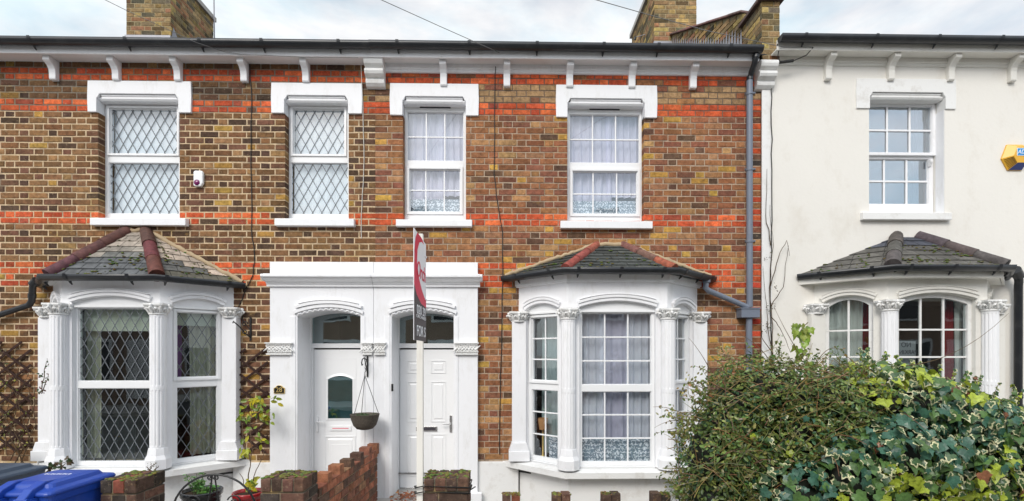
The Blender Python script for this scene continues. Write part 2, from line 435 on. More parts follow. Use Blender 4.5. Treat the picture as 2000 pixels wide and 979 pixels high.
# z of the bottom of red band C (lower course) from the photo, all courses counted from it
ZC = WZ(431.8, 200) - COURSE / 2
NDOWN = 38                                    # courses below band C down to the plinth
Z0 = ZC - NDOWN * COURSE
ZP = WZ(904, 300)
def row_kind(r):
    k = r - NDOWN                             # 0,1 = band C
    if k in (0, 1): return 'C'
    if -10 <= k <= -7: return 'D'
    if k in (18, 19): return 'B'
    if k in (23, 24): return 'A'
    if k > 17: return 'top'
    return ''
NROWS = NDOWN + 28
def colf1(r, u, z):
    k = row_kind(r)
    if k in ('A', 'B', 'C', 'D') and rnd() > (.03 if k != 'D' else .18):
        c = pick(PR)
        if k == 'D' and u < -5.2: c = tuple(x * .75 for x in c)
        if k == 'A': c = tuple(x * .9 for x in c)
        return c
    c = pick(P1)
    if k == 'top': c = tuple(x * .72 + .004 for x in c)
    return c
def colf2(r, u, z):
    k = row_kind(r)
    if u > WX(1473):                          # toothed worn red quoin at the party line
        return tuple(x * ru(.6, 1) for x in pick(PR)) if rnd() < .75 else pick(PP)
    if k in ('A', 'B', 'C', 'D') and rnd() > (.02 if k != 'D' else .12):
        q = ru(.85, 1.05); return tuple(x * q for x in pick(PR))
    n = noise.noise(Vector((u * .9, z * .9, 3)))
    c = pick(P2)
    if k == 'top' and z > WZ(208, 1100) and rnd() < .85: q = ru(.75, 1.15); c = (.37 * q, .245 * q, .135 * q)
    if n > .22 and rnd() < .22: q = ru(.75, 1.05); c = (.48 * q, .285 * q, .08 * q)
    return c
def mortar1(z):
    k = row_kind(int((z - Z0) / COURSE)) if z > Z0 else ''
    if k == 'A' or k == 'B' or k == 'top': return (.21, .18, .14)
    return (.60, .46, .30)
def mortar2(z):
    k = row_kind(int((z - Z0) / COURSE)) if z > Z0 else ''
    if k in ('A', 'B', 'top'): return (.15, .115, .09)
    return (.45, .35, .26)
ROWZ = [Z0 + i * COURSE for i in range(0, NROWS + 1)]

XP = WX(733)                                   # party line between the brick houses
XQ = WX(1486)                                  # party line with the rendered house
XL, XR = -9.0, 9.5
# window openings measured on the wall plane (pixels): x0, x1, lintel top, notch, sill top, lintel outer x0, x1, lintel foot
WINS = dict(
    a=dict(o=(192, 351), lt=158, nt=184, hd=204, st=428, L=(170, 373), lf=219, sill=(175, 362, 426, 440)),
    b=dict(o=(557, 681), lt=162, nt=187, hd=206, st=429, L=(529, 707), lf=221, sill=(536, 691, 427, 441)),
    c=dict(o=(787, 910), lt=163, nt=189, hd=206, st=430, L=(761, 935), lf=225, sill=(773, 922, 429, 442)),
    d=dict(o=(1108, 1258), lt=166, nt=193, hd=209, st=433, L=(1086, 1284), lf=229, sill=(1095, 1275, 432, 446)),
    e=dict(o=(1696, 1843), lt=154, nt=181, hd=197, st=415, L=(1673, 1868), lf=212, sill=(1686, 1860, 415, 429)))
for k, w in WINS.items():
    xm = sum(w['o']) / 2
    w['x0'], w['x1'] = WX(w['o'][0]), WX(w['o'][1])
    w['zs'] = WZ(w['st'], xm); w['zt'] = WZ(w['hd'], xm, .09); w['zf'] = WZ(w['lf'], xm, -.03); w['zl'] = WZ(w['lt'], xm, -.03); w['zn'] = WZ(w['nt'], xm, -.02)
    w['lx0'], w['lx1'] = WX(w['L'][0], -.03), WX(w['L'][1], -.03)
def wholes(keys):
    hs = []
    for k in keys:
        w = WINS[k]
        hs.append((w['x0'], w['x1'], w['zs'] - .02, w['zf'], 1))
        hs.append((w['lx0'] + .004, w['lx1'] - .004, w['zf'] + .001, w['zl'] - .004, 0))
    return hs
# bays
def bay_params(pxl, pxr):
    a0, a1 = WX(pxl, -.53), WX(pxr, -.53)
    return (a0 + a1) / 2, (a1 - a0) / 2
BW, BD = .54, .50
BAYS = dict(L=dict(cx=bay_params(115, 309)[0], a=bay_params(115, 309)[1], dz=.045),
            M=dict(cx=bay_params(1110, 1305)[0], a=bay_params(1110, 1305)[1], dz=0.0),
            R=dict(cx=bay_params(1737, 1933)[0], a=bay_params(1737, 1933)[1], dz=.10))
def bay_hole(b): return (b['cx'] - b['a'] - BW + .06, b['cx'] + b['a'] + BW - .06, .62, 2.62, 0)
PX0, PXM, PX1 = WX(527, -.08), WX(729.5, -.08), WX(933, -.08)
PZT = WZ(512, 730, -.08)
zt_wall = WZ(119, 300)
def brick_front(H, x0, x1, keys, bay, porch, colf, mcol, joint, phase):
    holes = wholes(keys) + [bay_hole(bay), porch]
    mb = MB()
    lay(mb, None, x0, x1, Z0, NROWS, holes, colf, joint, phase, reveal=.1)
    holes2 = [h for h in holes if h[4] == 1 or h is holes[-2] or h is holes[-1]]
    ztop = Z0 + NROWS * COURSE
    holes3 = [(h[0], h[1], h[2], h[3]) for h in holes2]
    holes3 = [(h[0], h[1], h[2], h[3]) for h in holes[-2:]] + [(WINS[k]['x0'], WINS[k]['x1'], WINS[k]['zs'] - .02, WINS[k]['zn'] - .002) for k in keys]
    lint = []
    sheet(mb, None, x0, x1, Z0 - .02, ztop, .0005, holes3 + lint, 'mortar', mcol, [z for z in ROWZ if z < ztop and z > Z0 - .02], depth=.26)
    sheet(mb, None, x0, x1, 0, ztop, .27, holes3 + lint, 'interior')
    # white painted plinth
    return mb.build('front_wall', H)
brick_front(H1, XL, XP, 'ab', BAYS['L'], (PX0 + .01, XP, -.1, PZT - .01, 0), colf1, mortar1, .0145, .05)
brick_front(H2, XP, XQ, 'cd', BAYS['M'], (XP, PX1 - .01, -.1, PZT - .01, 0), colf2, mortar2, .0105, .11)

# cream house wall
holes = [(WINS['e']['x0'], WINS['e']['x1'], WINS['e']['zs'] - .02, WINS['e']['zn']), bay_hole(BAYS['R'])[:4]]
mb = MB(); sheet(mb, None, XQ, XR, 0, zt_wall + .12, -.012, holes, 'cream_render', depth=.26)
sheet(mb, None, XQ, XR, 0, zt_wall + .12, .27, holes, 'interior'); mb.build('front_wall', H3)
mb = MB(); mb.box(XQ - .003, WX(1505), -.034, -.013, .0, WZ(170, 1495), 'white_old'); mb.build('edge_strip', H3, bevel=.004)

# plinths
for H, x0, x1, bay, pr in ((H1, XL, PX0 - .0, BAYS['L'], None), (H2, PX1, XQ, BAYS['M'], None)):
    b0, b1 = bay['cx'] - bay['a'] - BW, bay['cx'] + bay['a'] + BW
    for (p, q) in ((x0, b0), (b1, x1)):
        if q > p: mb = MB(); mb.box(p, q, -.03, .02, 0, ZP, 'white_old'); mb.build('plinth', H, bevel=.006)

# ------------------------------------------------------------------ windows
def lead_lines(mb, x0, x1, z0, z1, y, sx=.112, slope=1.78, w=.0034):
    for sgn in (1, -1):
        c = x0 - (z1 - z0) / slope - sx + (.03 if sgn > 0 else .05)
        while c < x1 + (z1 - z0) / slope + sx:
            pts = []
            # x = c + sgn*(z - z0)/slope
            za, zb = z0, z1
            xa, xb = c, c + sgn * (z1 - z0) / slope
            # clip in x
            def clip(lim, keep_less, A, B):
                (xa, za), (xb, zb) = A, B
                ina = xa <= lim if keep_less else xa >= lim; inb = xb <= lim if keep_less else xb >= lim
                if not ina and not inb: return None
                if ina and inb: return A, B
                t = (lim - xa) / (xb - xa); P = (lim, za + t * (zb - za))
                return (A, P) if ina else (P, B)
            r = clip(x1, True, (xa, za), (xb, zb))
            if r: r = clip(x0, False, *r)
            if r:
                (ax, az), (bx, bz) = r
                d = Vector((bx - ax, 0, bz - az))
                if d.length > .01:
                    n = Vector((d.z, 0, -d.x)).normalized() * w
                    v = [(ax + n.x, y, az + n.z), (bx + n.x, y, bz + n.z), (bx - n.x, y, bz - n.z), (ax - n.x, y, az - n.z)]
                    v += [(p[0], y + .006, p[2]) for p in v]
                    mb.add(v, [(0, 1, 2, 3), (0, 4, 5, 1), (1, 5, 6, 2), (2, 6, 7, 3), (3, 7, 4, 0)], 'lead_came')
            c += sx
def window_unit(parent, M, outer, panes, y, glass='glass', mat='upvc', name='window', depth=.06, bar=.0085, bead=.007, arch=None):
    """outer = x0,x1,z0,z1 ; panes = [(x0,x1,z0,z1, kind, xs, zs, proud)]; frame members fill between"""
    fr = MB(); fr.M = M; gl = MB(); gl.M = M
    X0, X1, Z_0, Z_1 = outer
    ps = sorted(panes, key=lambda p: p[2])
    lx = min(p[0] for p in ps); rx = max(p[1] for p in ps)
    fr.box(X0, lx - .0, y, y + depth, Z_0, Z_1, mat); fr.box(rx, X1, y, y + depth, Z_0, Z_1, mat)
    zprev = Z_0
    for i, p in enumerate(ps):
        fr.box(lx, rx, y + .001, y + depth, zprev, p[2], mat)
        if p[0] > lx + .002: fr.box(lx, p[0], y - .006 * 0 + .002, y + depth, p[2], p[3], mat)
        if p[1] < rx - .002: fr.box(p[1], rx, y + .002, y + depth, p[2], p[3], mat)
        zprev = p[3]
    fr.box(lx, rx, y + .001, y + depth, zprev, Z_1, mat)
    # sash outline standing proud (casements)
    for p in ps:
        x0, x1, z0, z1, kind, xs, zs, proud = p
        if proud:
            e = proud; h = .014
            for q in ((x0 - e, x0 - .004, z0 - e, z1 + e), (x1 + .004, x1 + e, z0 - e, z1 + e)): fr.box(q[0], q[1], y - h, y, q[2], q[3], mat)
            for q in ((x0 - .004, x1 + .004, z0 - e, z0 - .004), (x0 - .004, x1 + .004, z1 + .004, z1 + e)): fr.box(q[0], q[1], y - h, y, q[2], q[3], mat)
        # beads
        b = bead; yb = y + .012
        fr.box(x0, x0 + b, yb, y + .04, z0, z1, mat); fr.box(x1 - b, x1, yb, y + .04, z0, z1, mat)
        fr.box(x0 + b, x1 - b, yb, y + .04, z0, z0 + b, mat); fr.box(x0 + b, x1 - b, yb, y + .04, z1 - b, z1, mat)
        yg = y + .03
        gl.box(x0 + .002, x1 - .002, yg, yg + .004, z0 + .002, z1 - .002, glass)
        if kind == 'lead': lead_lines(gl, x0 + b, x1 - b, z0 + b, z1 - b, yg - .008)
        elif kind == 'grid':
            for k, xx in enumerate(xs): fr.box(xx - bar / 1, xx + bar / 1, yg - .012, yg - .001, z0 + b, z1 - b, mat)
            for zz in zs: fr.box(x0 + b, x1 - b, yg - .0135, yg - .0012, zz - bar, zz + bar, mat)
    fr.M = None; gl.M = None
    f = fr.build(name, parent, bevel=.0025)
    g = gl.build('pane', f)
    return f
def curtain(parent, M, x0, x1, z0, z1, y, mat, fold=.09, amp=.018, name='curtain', bottom_wave=0, seed=0):
    mb = MB(); mb.M = M
    n = max(6, int((x1 - x0) / .008)); rs = random.Random(seed or int(abs(x0 * 1000)))
    phs = [rs.uniform(0, 6) for _ in range(3)]
    v = []
    rows = 7
    for j in range(rows + 1):
        t = j / rows
        for i in range(n + 1):
            x = x0 + (x1 - x0) * i / n
            w = sin(x * 2 * pi / fold + phs[0] + .6 * sin(x * 9 + phs[1])) + .45 * sin(x * 2 * pi / (fold * .43) + phs[2] + t)
            v.append((x + .004 * sin(t * 5 + x * 20), y + amp * w * (.6 + .5 * (1 - t)), z0 + (z1 - z0) * t))
    f = [(j * (n + 1) + i, j * (n + 1) + i + 1, (j + 1) * (n + 1) + i + 1, (j + 1) * (n + 1) + i) for j in range(rows) for i in range(n)]
    mb.add(v, f, mat, smooth=True); mb.M = None
    return mb.build(name, parent)
def lintel(parent, w, mat='white_paint', px_mid=None):
    x0, x1, lx0, lx1 = w['x0'], w['x1'], w['lx0'], w['lx1']
    zl, zf, zn = w['zl'], w['zf'], w['zn']
    c = .035
    mb = MB()
    e = .004
    poly = [(lx0 + e, zf), (lx0 - e * .5, (zf + zl) / 2), (lx0 + e, zl), (lx1 - e, zl), (lx1 + e * .5, (zf + zl) / 2), (lx1 - e, zf), (x1, zf), (x1, zn - .055), (x1 - c * .5, zn - .035), (x1 - c, zn), (x0 + c, zn), (x0 + c * .5, zn - .035), (x0, zn - .055), (x0, zf)]
    mb.prism(poly, -.03, .1, mat)
    # moulded head under the notch
    prof = [(-.012, zn - .004), (-.012, zn - .020), (-.003, zn - .026), (-.003, zn - .050), (.006, zn - .062), (.014, zn - .072), (.14, zn - .072), (.14, zn - .004)]
    mb.prism_x(prof, x0 + c + .004, x1 - c - .004, mat)
    prof2 = [(-.002, zn - .036), (-.001, zn - .050), (.008, zn - .064), (.016, zn - .074), (.12, zn - .074), (.12, zn - .036)]
    mb.prism_x(prof2, x0 + .002, x0 + c + .004, mat); mb.prism_x(prof2, x1 - c - .004, x1 - .002, mat)
    # reveal filler at head sides
    return mb.build('lintel', parent, bevel=.004)
def sill(parent, w, mat='white_paint'):
    a, b, t, bt = w['sill']; xm = (a + b) / 2; Y = -.07
    x0, x1 = WX(a, Y), WX(b, Y); zt, zb = WZ(t, xm, Y), WZ(bt, xm, Y)
    mb = MB()
    mb.prism_x([(Y, zb), (Y, zt), (-.0, zt + .012), (.11, zt + .02), (.11, zb)], x0, x1, mat)
    return mb.build('sill', parent, bevel=.006)
def P(w, x0, x1, y0, y1, kind, xs=(), zs=(), Y=.13, proud=0):
    xm = (x0 + x1) / 2
    return (WX(x0, Y), WX(x1, Y), WZ(y1, xm, Y), WZ(y0, xm, Y), kind, [WX(q, Y) for q in xs], [WZ(q, xm, Y) for q in zs], proud)
def std_window(H, key, panes, label=None):
    w = WINS[key]
    o = (w['x0'] + .001, w['x1'] - .001, w['zs'], w['zt'] + .03)
    # clamp panes inside the opening (one side is hidden by the wall)
    f = window_unit(H, None, o, panes, .10)
    lintel(f, w); sill(f, w)
    return f, w, o
wa, _, oa = std_window(H1, 'a', [P(None, 219, 349, 215, 302, 'lead', proud=.03), P(None, 216, 352, 320, 419, 'lead')])
curtain(wa, None, oa[0] + .03, oa[1], oa[2] + .03, oa[3], .20, 'ice_blind', .5, .006, 'blind')
wb, _, ob = std_window(H1, 'b', [P(None, 575, 674, 216, 303, 'lead', proud=.03), P(None, 570, 681, 320, 420, 'lead')])
curtain(wb, None, ob[0] + .03, ob[1], ob[2] + .02, ob[3], .20, 'ice_blind', .35, .008, 'blind')
wc, _, oc = std_window(H2, 'c', [P(None, 796, 906, 221, 316, 'grid', (833, 869), (269,)), P(None, 801, 899, 333, 415, 'grid', (832, 868), (373,), proud=.035)])
wd, _, od = std_window(H2, 'd', [P(None, 1112, 1248, 226, 320, 'grid', (1157, 1202), (274,)), P(None, 1118, 1243, 337, 419, 'grid', (1158, 1204), (380,), proud=.035)])
for f, o, px, sd in ((wc, oc, (820, 880, 208, 213), 3), (wd, od, (1151, 1210, 212, 217), 5)):
    mb = MB(); xm = (px[0] + px[1]) / 2; Y = .09
    x0, x1, z0, z1 = WX(px[0], Y), WX(px[1], Y), WZ(px[3], xm, Y), WZ(px[2], xm, Y)
    mb.box(x0 - .01, x1 + .01, .088, .0995, z0 - .006, z1 + .006, 'upvc'); mb.box(x0, x1, .084, .0875, z0 + .006, z1 - .004, 'dark_print'); mb.build('trickle_vent', f, bevel=.001)
    W_ = o[1] - o[0]
    curtain(f, None, o[0], o[0] + W_ * .62, o[2] + .3, o[3], .20, 'lilac_net', .12, .018, seed=sd)
    curtain(f, None, o[0] + W_ * .55, o[1], o[2] + .36, o[3], .215, 'lilac_net', .10, .018, seed=sd + 1)
    curtain(f, None, o[0] + W_ * .02, o[0] + W_ * .4, o[2] + .05, o[2] + .42, .26, 'grey_net', .10, .02, seed=sd + 2)
    curtain(f, None, o[0] + .02, o[1] - .02, o[2] + .02, o[2] + .31, .185, 'lace', .08, .005, 'lace_curtain', seed=sd + 3)
# sash window in the rendered house
w = WINS['e']
up = P(None, 1697, 1817, 209, 300, 'grid', (1731.5, 1775.5), (256,), Y=.14)
lo = P(None, 1690, 1811, 312, 400, 'grid', (1726, 1770), (355,), Y=.17)
x0s = w['x0'] + .055
up = (x0s, *up[1:]); lo = (x0s, *lo[1:])
we = window_unit(H3, None, (w['x0'] + .001, w['x1'] - .001, (up[2] + lo[3]) / 2 + .0, w['zt'] + .03), [up], .11, 'glass_sky', 'white_paint', bar=.012)
w2 = window_unit(we, None, (w['x0'] + .001, w['x1'] - .001, w['zs'], (up[2] + lo[3]) / 2 - .001), [lo], .145, 'glass_sky', 'white_paint', 'lower_sash', bar=.012)
lintel(we, w, 'white_old'); sill(we, w, 'white_old')
mb = MB(); sx = WX(1821, .1); sz = WZ(316, 1800, .12)
mb.prism_x([(.145, sz + .03), (.10, sz + .03), (.10, sz - .01), (.115, sz - .03), (.125, sz - .05), (.145, sz - .06)], sx - .02, sx + .01, 'white_paint'); mb.build('sash_horn', we, bevel=.003)
mb = MB(); mb.box(w['x1'] - .005, w['x1'] + .002, -.008, .11, w['zs'], w['zf'], 'white_paint'); mb.build('reveal', we)
curtain(we, None, w['x1'] - .22, w['x1'], w['zs'], w['zt'], .28, 'teal_curtain', .06, .02)

# ------------------------------------------------------------------ rooms behind
for H, x0, x1, nm in ((H1, XL, XP - .02, 1), (H2, XP + .02, XQ - .02, 2), (H3, XQ + .02, XR, 3)):
    mb = MB()
    def q(*p, m='interior'): mb.add(p, [(0, 1, 2, 3)], m)
    zc, zt = 2.9, 5.45
    porch = {1: (PX0, XP), 2: (XP, PX1)}.get(nm)
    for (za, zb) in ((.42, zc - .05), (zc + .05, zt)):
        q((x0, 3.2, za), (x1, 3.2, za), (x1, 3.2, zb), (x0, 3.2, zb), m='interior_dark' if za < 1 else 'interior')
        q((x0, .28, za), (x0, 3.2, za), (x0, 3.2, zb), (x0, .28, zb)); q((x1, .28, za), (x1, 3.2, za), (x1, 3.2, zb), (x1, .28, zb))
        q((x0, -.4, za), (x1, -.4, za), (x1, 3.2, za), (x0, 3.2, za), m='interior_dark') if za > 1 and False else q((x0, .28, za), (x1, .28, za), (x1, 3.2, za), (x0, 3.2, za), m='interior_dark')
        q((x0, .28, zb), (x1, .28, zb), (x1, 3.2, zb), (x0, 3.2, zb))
    if nm == 1: q((PX0 - .25, .28, .42), (PX0 - .25, 3.2, .42), (PX0 - .25, 3.2, 2.85), (PX0 - .25, .28, 2.85))
    if nm == 2: q((PX1 + .25, .28, .42), (PX1 + .25, 3.2, .42), (PX1 + .25, 3.2, 2.85), (PX1 + .25, .28, 2.85))
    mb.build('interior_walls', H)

# ------------------------------------------------------------------ bays
def arc(x0, x1, zs, zc, n=14):
    h = zc - zs; w = (x1 - x0) / 2; R = (w * w + h * h) / (2 * h); cz = zc - R; cx = (x0 + x1) / 2
    t = math.asin(w / R)
    return [(cx + R * sin(-t + 2 * t * i / n), cz + R * cos(-t + 2 * t * i / n)) for i in range(n + 1)]
def ring(mb, x0, x1, zs, zc, t0, t1, y0, y1, mat, n=14, foot=0):
    """moulding following an arc, from offset t0 to t1 above it"""
    h = zc - zs; w = (x1 - x0) / 2; R = (w * w + h * h) / (2 * h); cz = zc - R; cx = (x0 + x1) / 2
    t = math.asin(w / R)
    def A(rr): return [(cx + rr * sin(-t + 2 * t * i / n), cz + rr * cos(-t + 2 * t * i / n)) for i in range(n + 1)]
    a, b = A(R + t0), A(R + t1)
    if foot:
        a = [(a[0][0], a[0][1] - foot)] + a + [(a[-1][0], a[-1][1] - foot)]; b = [(b[0][0] - .004, b[0][1] - foot)] + b + [(b[-1][0] + .004, b[-1][1] - foot)]
    k = len(a)
    v = []
    for i in range(k):
        v += [(a[i][0], y0, a[i][1]), (b[i][0], y0, b[i][1]), (b[i][0], y1, b[i][1]), (a[i][0], y1, a[i][1])]
    f = []
    for i in range(k - 1):
        o, p = 4 * i, 4 * (i + 1)
        f += [(o, p, p + 1, o + 1), (o + 1, p + 1, p + 2, o + 2), (o + 3, p + 3, p, o)][:3]
    f += [(0, 1, 2, 3), (4 * (k - 1) + 3, 4 * (k - 1) + 2, 4 * (k - 1) + 1, 4 * (k - 1))]
    mb.add(v, f, mat)
def facet(p, q):
    """matrix: local x from p to q, local -y outward"""
    d = Vector((q[0] - p[0], q[1] - p[1], 0)); L = d.length; d.normalize()
    n = Vector((-d.y, d.x, 0))
    M = Matrix(((d.x, n.x, 0, p[0]), (d.y, n.y, 0, p[1]), (0, 0, 1, 0), (0, 0, 0, 1)))
    return M, L
def offset_plan(cx, a, e, d=BD, b=BW, back=0.0):
    """bay plan pushed outward by e"""
    ang = atan2(d, b)                       # side slope
    nx, ny = sin(ang), cos(ang)
    # left wall point, front left, front right, right wall point
    yf = -(d + e)
    dx = e * (1 - ny) / nx if nx else 0
    xf = a + e * math.tan((pi / 2 - (pi / 2 - ang)) / 2)
    xw = a + b + e / nx
    return [(cx - xw, back), (cx - xf, yf), (cx + xf, yf), (cx + xw, back)]
def capital(parent, M, zb, zt, r, seed, half=False):
    mb = MB(); mb.M = M; rs = random.Random(seed); m = 'white_old'
    h = zt - zb; R1 = r * 1.55
    mb.lathe([(r * 1.06, 0), (r * 1.14, .008), (r * 1.14, .018), (r * 1.0, .024), (r * 1.08, h * .5), (r * 1.35, h * .85)], (0, 0, zb), m, 20)
    # abacus with concave sides
    pts = []
    for k in range(4):
        a0 = pi / 4 + k * pi / 2
        for t in (-.10, .10): pts.append((R1 * 1.16 * cos(a0 + t), R1 * 1.16 * sin(a0 + t)))
        am = a0 + pi / 4; pts.append((R1 * .86 * cos(am), R1 * .86 * sin(am)))
    mb.prism_z(pts, zt - .02, zt, m)
    mb.prism_z([(p[0] * .93, p[1] * .93) for p in pts], zt - .03, zt - .0205, m)
    for k in range(8):                       # acanthus leaves curling out
        a = 2 * pi * k / 8 + pi / 8 * 0
        big = k % 2 == 1
        c0 = r * (1.12 if not big else 1.05)
        path = [(c0 * cos(a), c0 * sin(a), zb + .025), (c0 * 1.12 * cos(a), c0 * 1.12 * sin(a), zb + h * .4), (c0 * 1.3 * cos(a), c0 * 1.3 * sin(a), zb + h * .68), (c0 * 1.55 * cos(a), c0 * 1.55 * sin(a), zb + h * (.78 if big else .62)), (c0 * 1.5 * cos(a), c0 * 1.5 * sin(a), zb + h * (.66 if big else .5))]
        mb.tube(path, [.012, .017, .017, .013, .008], m, 6)
        for s in (-1, 1):
            aa = a + s * .26
            mb.tube([(c0 * cos(aa), c0 * sin(aa), zb + .03), (c0 * 1.18 * cos(aa), c0 * 1.18 * sin(aa), zb + h * .45), (c0 * 1.38 * cos(aa + s * .1), c0 * 1.38 * sin(aa + s * .1), zb + h * .6), (c0 * 1.34 * cos(aa + s * .2), c0 * 1.34 * sin(aa + s * .2), zb + h * .48)], [.008, .011, .010, .005], m, 5)
    for k in range(4):
        a = k * pi / 2
        mb.ell((R1 * .95 * cos(a), R1 * .95 * sin(a), zt - .022), (.018, .018, .018), m, nu=8, nv=5)
    mb.M = None
    return mb.build('capital', parent)
def column(parent, x, y, zb, zt, r, seed):
    M = Matrix.Translation((x, y, 0))
    mb = MB(); mb.M = M
    zs, ze = zb + .225, zt - .125
    zm = zb + (zt - zb) * .488
    m = 'white_paint'
    def fl(lo, hi):
        def rf(a, i): return 1 - .085 * (max(0, sin(a * 14)) ** .6)
        n = 112
        mb.lathe([(r, lo), (r, lo + .02)], (0, 0, 0), m, 28)
        mb.lathe([(r, lo + .02), (r, lo + .035)], (0, 0, 0), m, n, rf=lambda a, i: 1 if i == 0 else rf(a, i))
        mb.lathe([(r, lo + .035), (r, hi - .03)], (0, 0, 0), m, n, rf=rf)
        mb.lathe([(r, hi - .03), (r, hi - .018)], (0, 0, 0), m, n, rf=lambda a, i: 1 if i == 1 else rf(a, i))
        mb.lathe([(r, hi - .018), (r, hi)], (0, 0, 0), m, 28)
    fl(zs, zm); fl(zm, ze)
    # base: octagonal block flaring
    def oct_(rr): return [(rr * cos(pi / 8 + k * pi / 4) / cos(pi / 8), rr * sin(pi / 8 + k * pi / 4) / cos(pi / 8)) for k in range(8)]
    lv = [(zb, 1.46), (zb + .105, 1.46), (zb + .12, 1.37), (zb + .15, 1.20), (zb + .165, 1.18), (zb + .225, 1.06)]
    v = []; f = []
    for i, (z, k) in enumerate(lv):
        v += [(p[0], p[1], z) for p in oct_(r * k)]
        if i: f += [((i - 1) * 8 + j, (i - 1) * 8 + (j + 1) % 8, i * 8 + (j + 1) % 8, i * 8 + j) for j in range(8)]
    f.append(tuple(range(40, 48))); mb.add(v, f, m); mb.M = None
    c = mb.build('column', parent)
    capital(c, M, zt - .125, zt, r, seed)
    return c
def slates(mb, BL, BR, TR, TL, n, width, colf, mat='slate', th=.0055, phase=0):
    BL, BR, TR, TL = map(Vector, (BL, BR, TR, TL))
    nrm = (BR - BL).cross(TL - BL).normalized()
    if nrm.z < 0: nrm = -nrm
    udir = (BR - BL).normalized()
    def lr(t): return BL.lerp(TL, t), BR.lerp(TR, t)
    for r in range(n):
        t0, t1 = r / n, min(1, (r + 1.12) / n)
        A0, B0 = lr(t0); A1, B1 = lr(t1)
        a0, b0 = (A0 - BL).dot(udir), (B0 - BL).dot(udir); a1, b1 = (A1 - BL).dot(udir), (B1 - BL).dot(udir)
        c0 = A0 - udir * a0; c1 = A1 - udir * a1
        s = min(a0, a1) - width * ((r % 2) * .5 + phase) - width
        while s < max(b0, b1):
            e = s + width
            g = .0035
            p0, p1 = max(s + g, a0), min(e - g, b0); q0, q1 = max(s + g, a1), min(e - g, b1)
            if (p1 > p0 + .003) or (q1 > q0 + .003):
                p0, p1 = (p0, p1) if p1 > p0 else ((q0, q0 + .001) if q0 > b0 - .01 or True else (p0, p1))
                p0 = min(max(p0, a0), b0); p1 = min(max(p1, a0), b0)
                if q1 < q0: q0 = q1 = min(max((q0 + q1) / 2, a1), b1)
                l = nrm * (th * 2 + ru(0, .002)); h = nrm * (th * .3)
                P0, P1, Q1, Q0 = c0 + udir * p0 + l, c0 + udir * p1 + l, c1 + udir * q1 + h, c1 + udir * q0 + h
                v = [P0, P1, Q1, Q0, P0 - nrm * th, P1 - nrm * th]
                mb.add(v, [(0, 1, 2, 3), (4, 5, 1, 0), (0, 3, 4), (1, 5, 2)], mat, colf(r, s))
            s = e
    # underlay
    mb.add([BL, BR, TR, TL], [(0, 1, 2, 3)], mat, (.03, .03, .03))
def hip(parent, A, B, r, colf, seg=.33, name='hip_tile'):
    """half-round tiles laid end to end from the eave A up to B"""
    mb = MB(); A, B = Vector(A), Vector(B); L = (B - A).length; n = max(2, round(L / seg)); d = (B - A) / n
    for i in range(n):
        a = A + d * i; b = A + d * (i + 1.06)
        rr = r * ru(.97, 1.03)
        c = colf()
        mb.tube([a, a + d * .05, b], [rr * 1.05, rr * 1.04, rr * .93], 'clay', 14, c)
    return mb.build(name, parent)
def gutter_run(parent, pts, r, mat='black_plastic', name='gutter', couplers=(), dp=1.25):
    """half-round gutter following plan points (x, y, z of rim)"""
    mb = MB(); n = 10; P_ = [Vector(p) for p in pts]; k = len(P_); rows = []
    for i, p in enumerate(P_):
        if i == 0: t = P_[1] - p
        elif i == k - 1: t = p - P_[-2]
        else: t = (P_[i + 1] - p).normalized() + (p - P_[i - 1]).normalized()
        t.z = 0; t.normalize(); o = Vector((t.y, -t.x, 0))       # outward
        sc_ = 1.0
        if 0 < i < k - 1:
            c_ = (P_[i + 1] - p).normalized().dot(t); sc_ = 1 / max(.5, c_)
        row = []
        for j in range(n + 1):
            a = pi * j / n
            row.append(p + o * (r * cos(a) * sc_) + Vector((0, 0, -r * dp * sin(a) ** .8)))
        for j in range(n, -1, -1):
            a = pi * j / n
            row.append(p + o * ((r - .004) * cos(a) * sc_) + Vector((0, 0, -(r - .004) * dp * sin(a) ** .8)))
        rows.append(row)
    v = [q for row in rows for q in row]; m = 2 * (n + 1)
    f = [(i * m + j, i * m + (j + 1) % m, (i + 1) * m + (j + 1) % m, (i + 1) * m + j) for i in range(k - 1) for j in range(m)]
    mb.add(v, f, mat, smooth=True)
    for p, t in ((P_[0], P_[1] - P_[0]), (P_[-1], P_[-1] - P_[-2])):     # stop ends
        t.normalize(); o = Vector((t.y, -t.x, 0))
        mb.add([p + o * (r * cos(pi * j / n)) + Vector((0, 0, -r * dp * sin(pi * j / n) ** .8)) for j in range(n + 1)], [tuple(range(n + 1))], mat)
    for (seg, t) in couplers:                     # clips
        a, b = P_[seg], P_[seg + 1]; d = (b - a).normalized(); o = Vector((d.y, -d.x, 0)); p = a.lerp(b, t)
        for w_ in (0,):
            vv = []
            for s in (-.018, .018):
                for j in range(n + 1):
                    an = pi * j / n; q = p + d * s + o * ((r + .006) * cos(an)) + Vector((0, 0, -(r + .005) * dp * sin(an) ** .8 + .004)); vv.append(q)
            mb.add(vv, [(j, j + 1, j + n + 2, j + n + 1) for j in range(n)], mat, smooth=True)
        pp = p - o * .01 + Vector((0, 0, -r * dp - .004))
        mb.tube([pp + Vector((0, 0, .02)), pp - o * .015 + Vector((0, 0, -.010)), pp - o * .035 + Vector((0, 0, -.028))], [.018, .012, .007], mat, 6)
    return mb.build(name, parent)

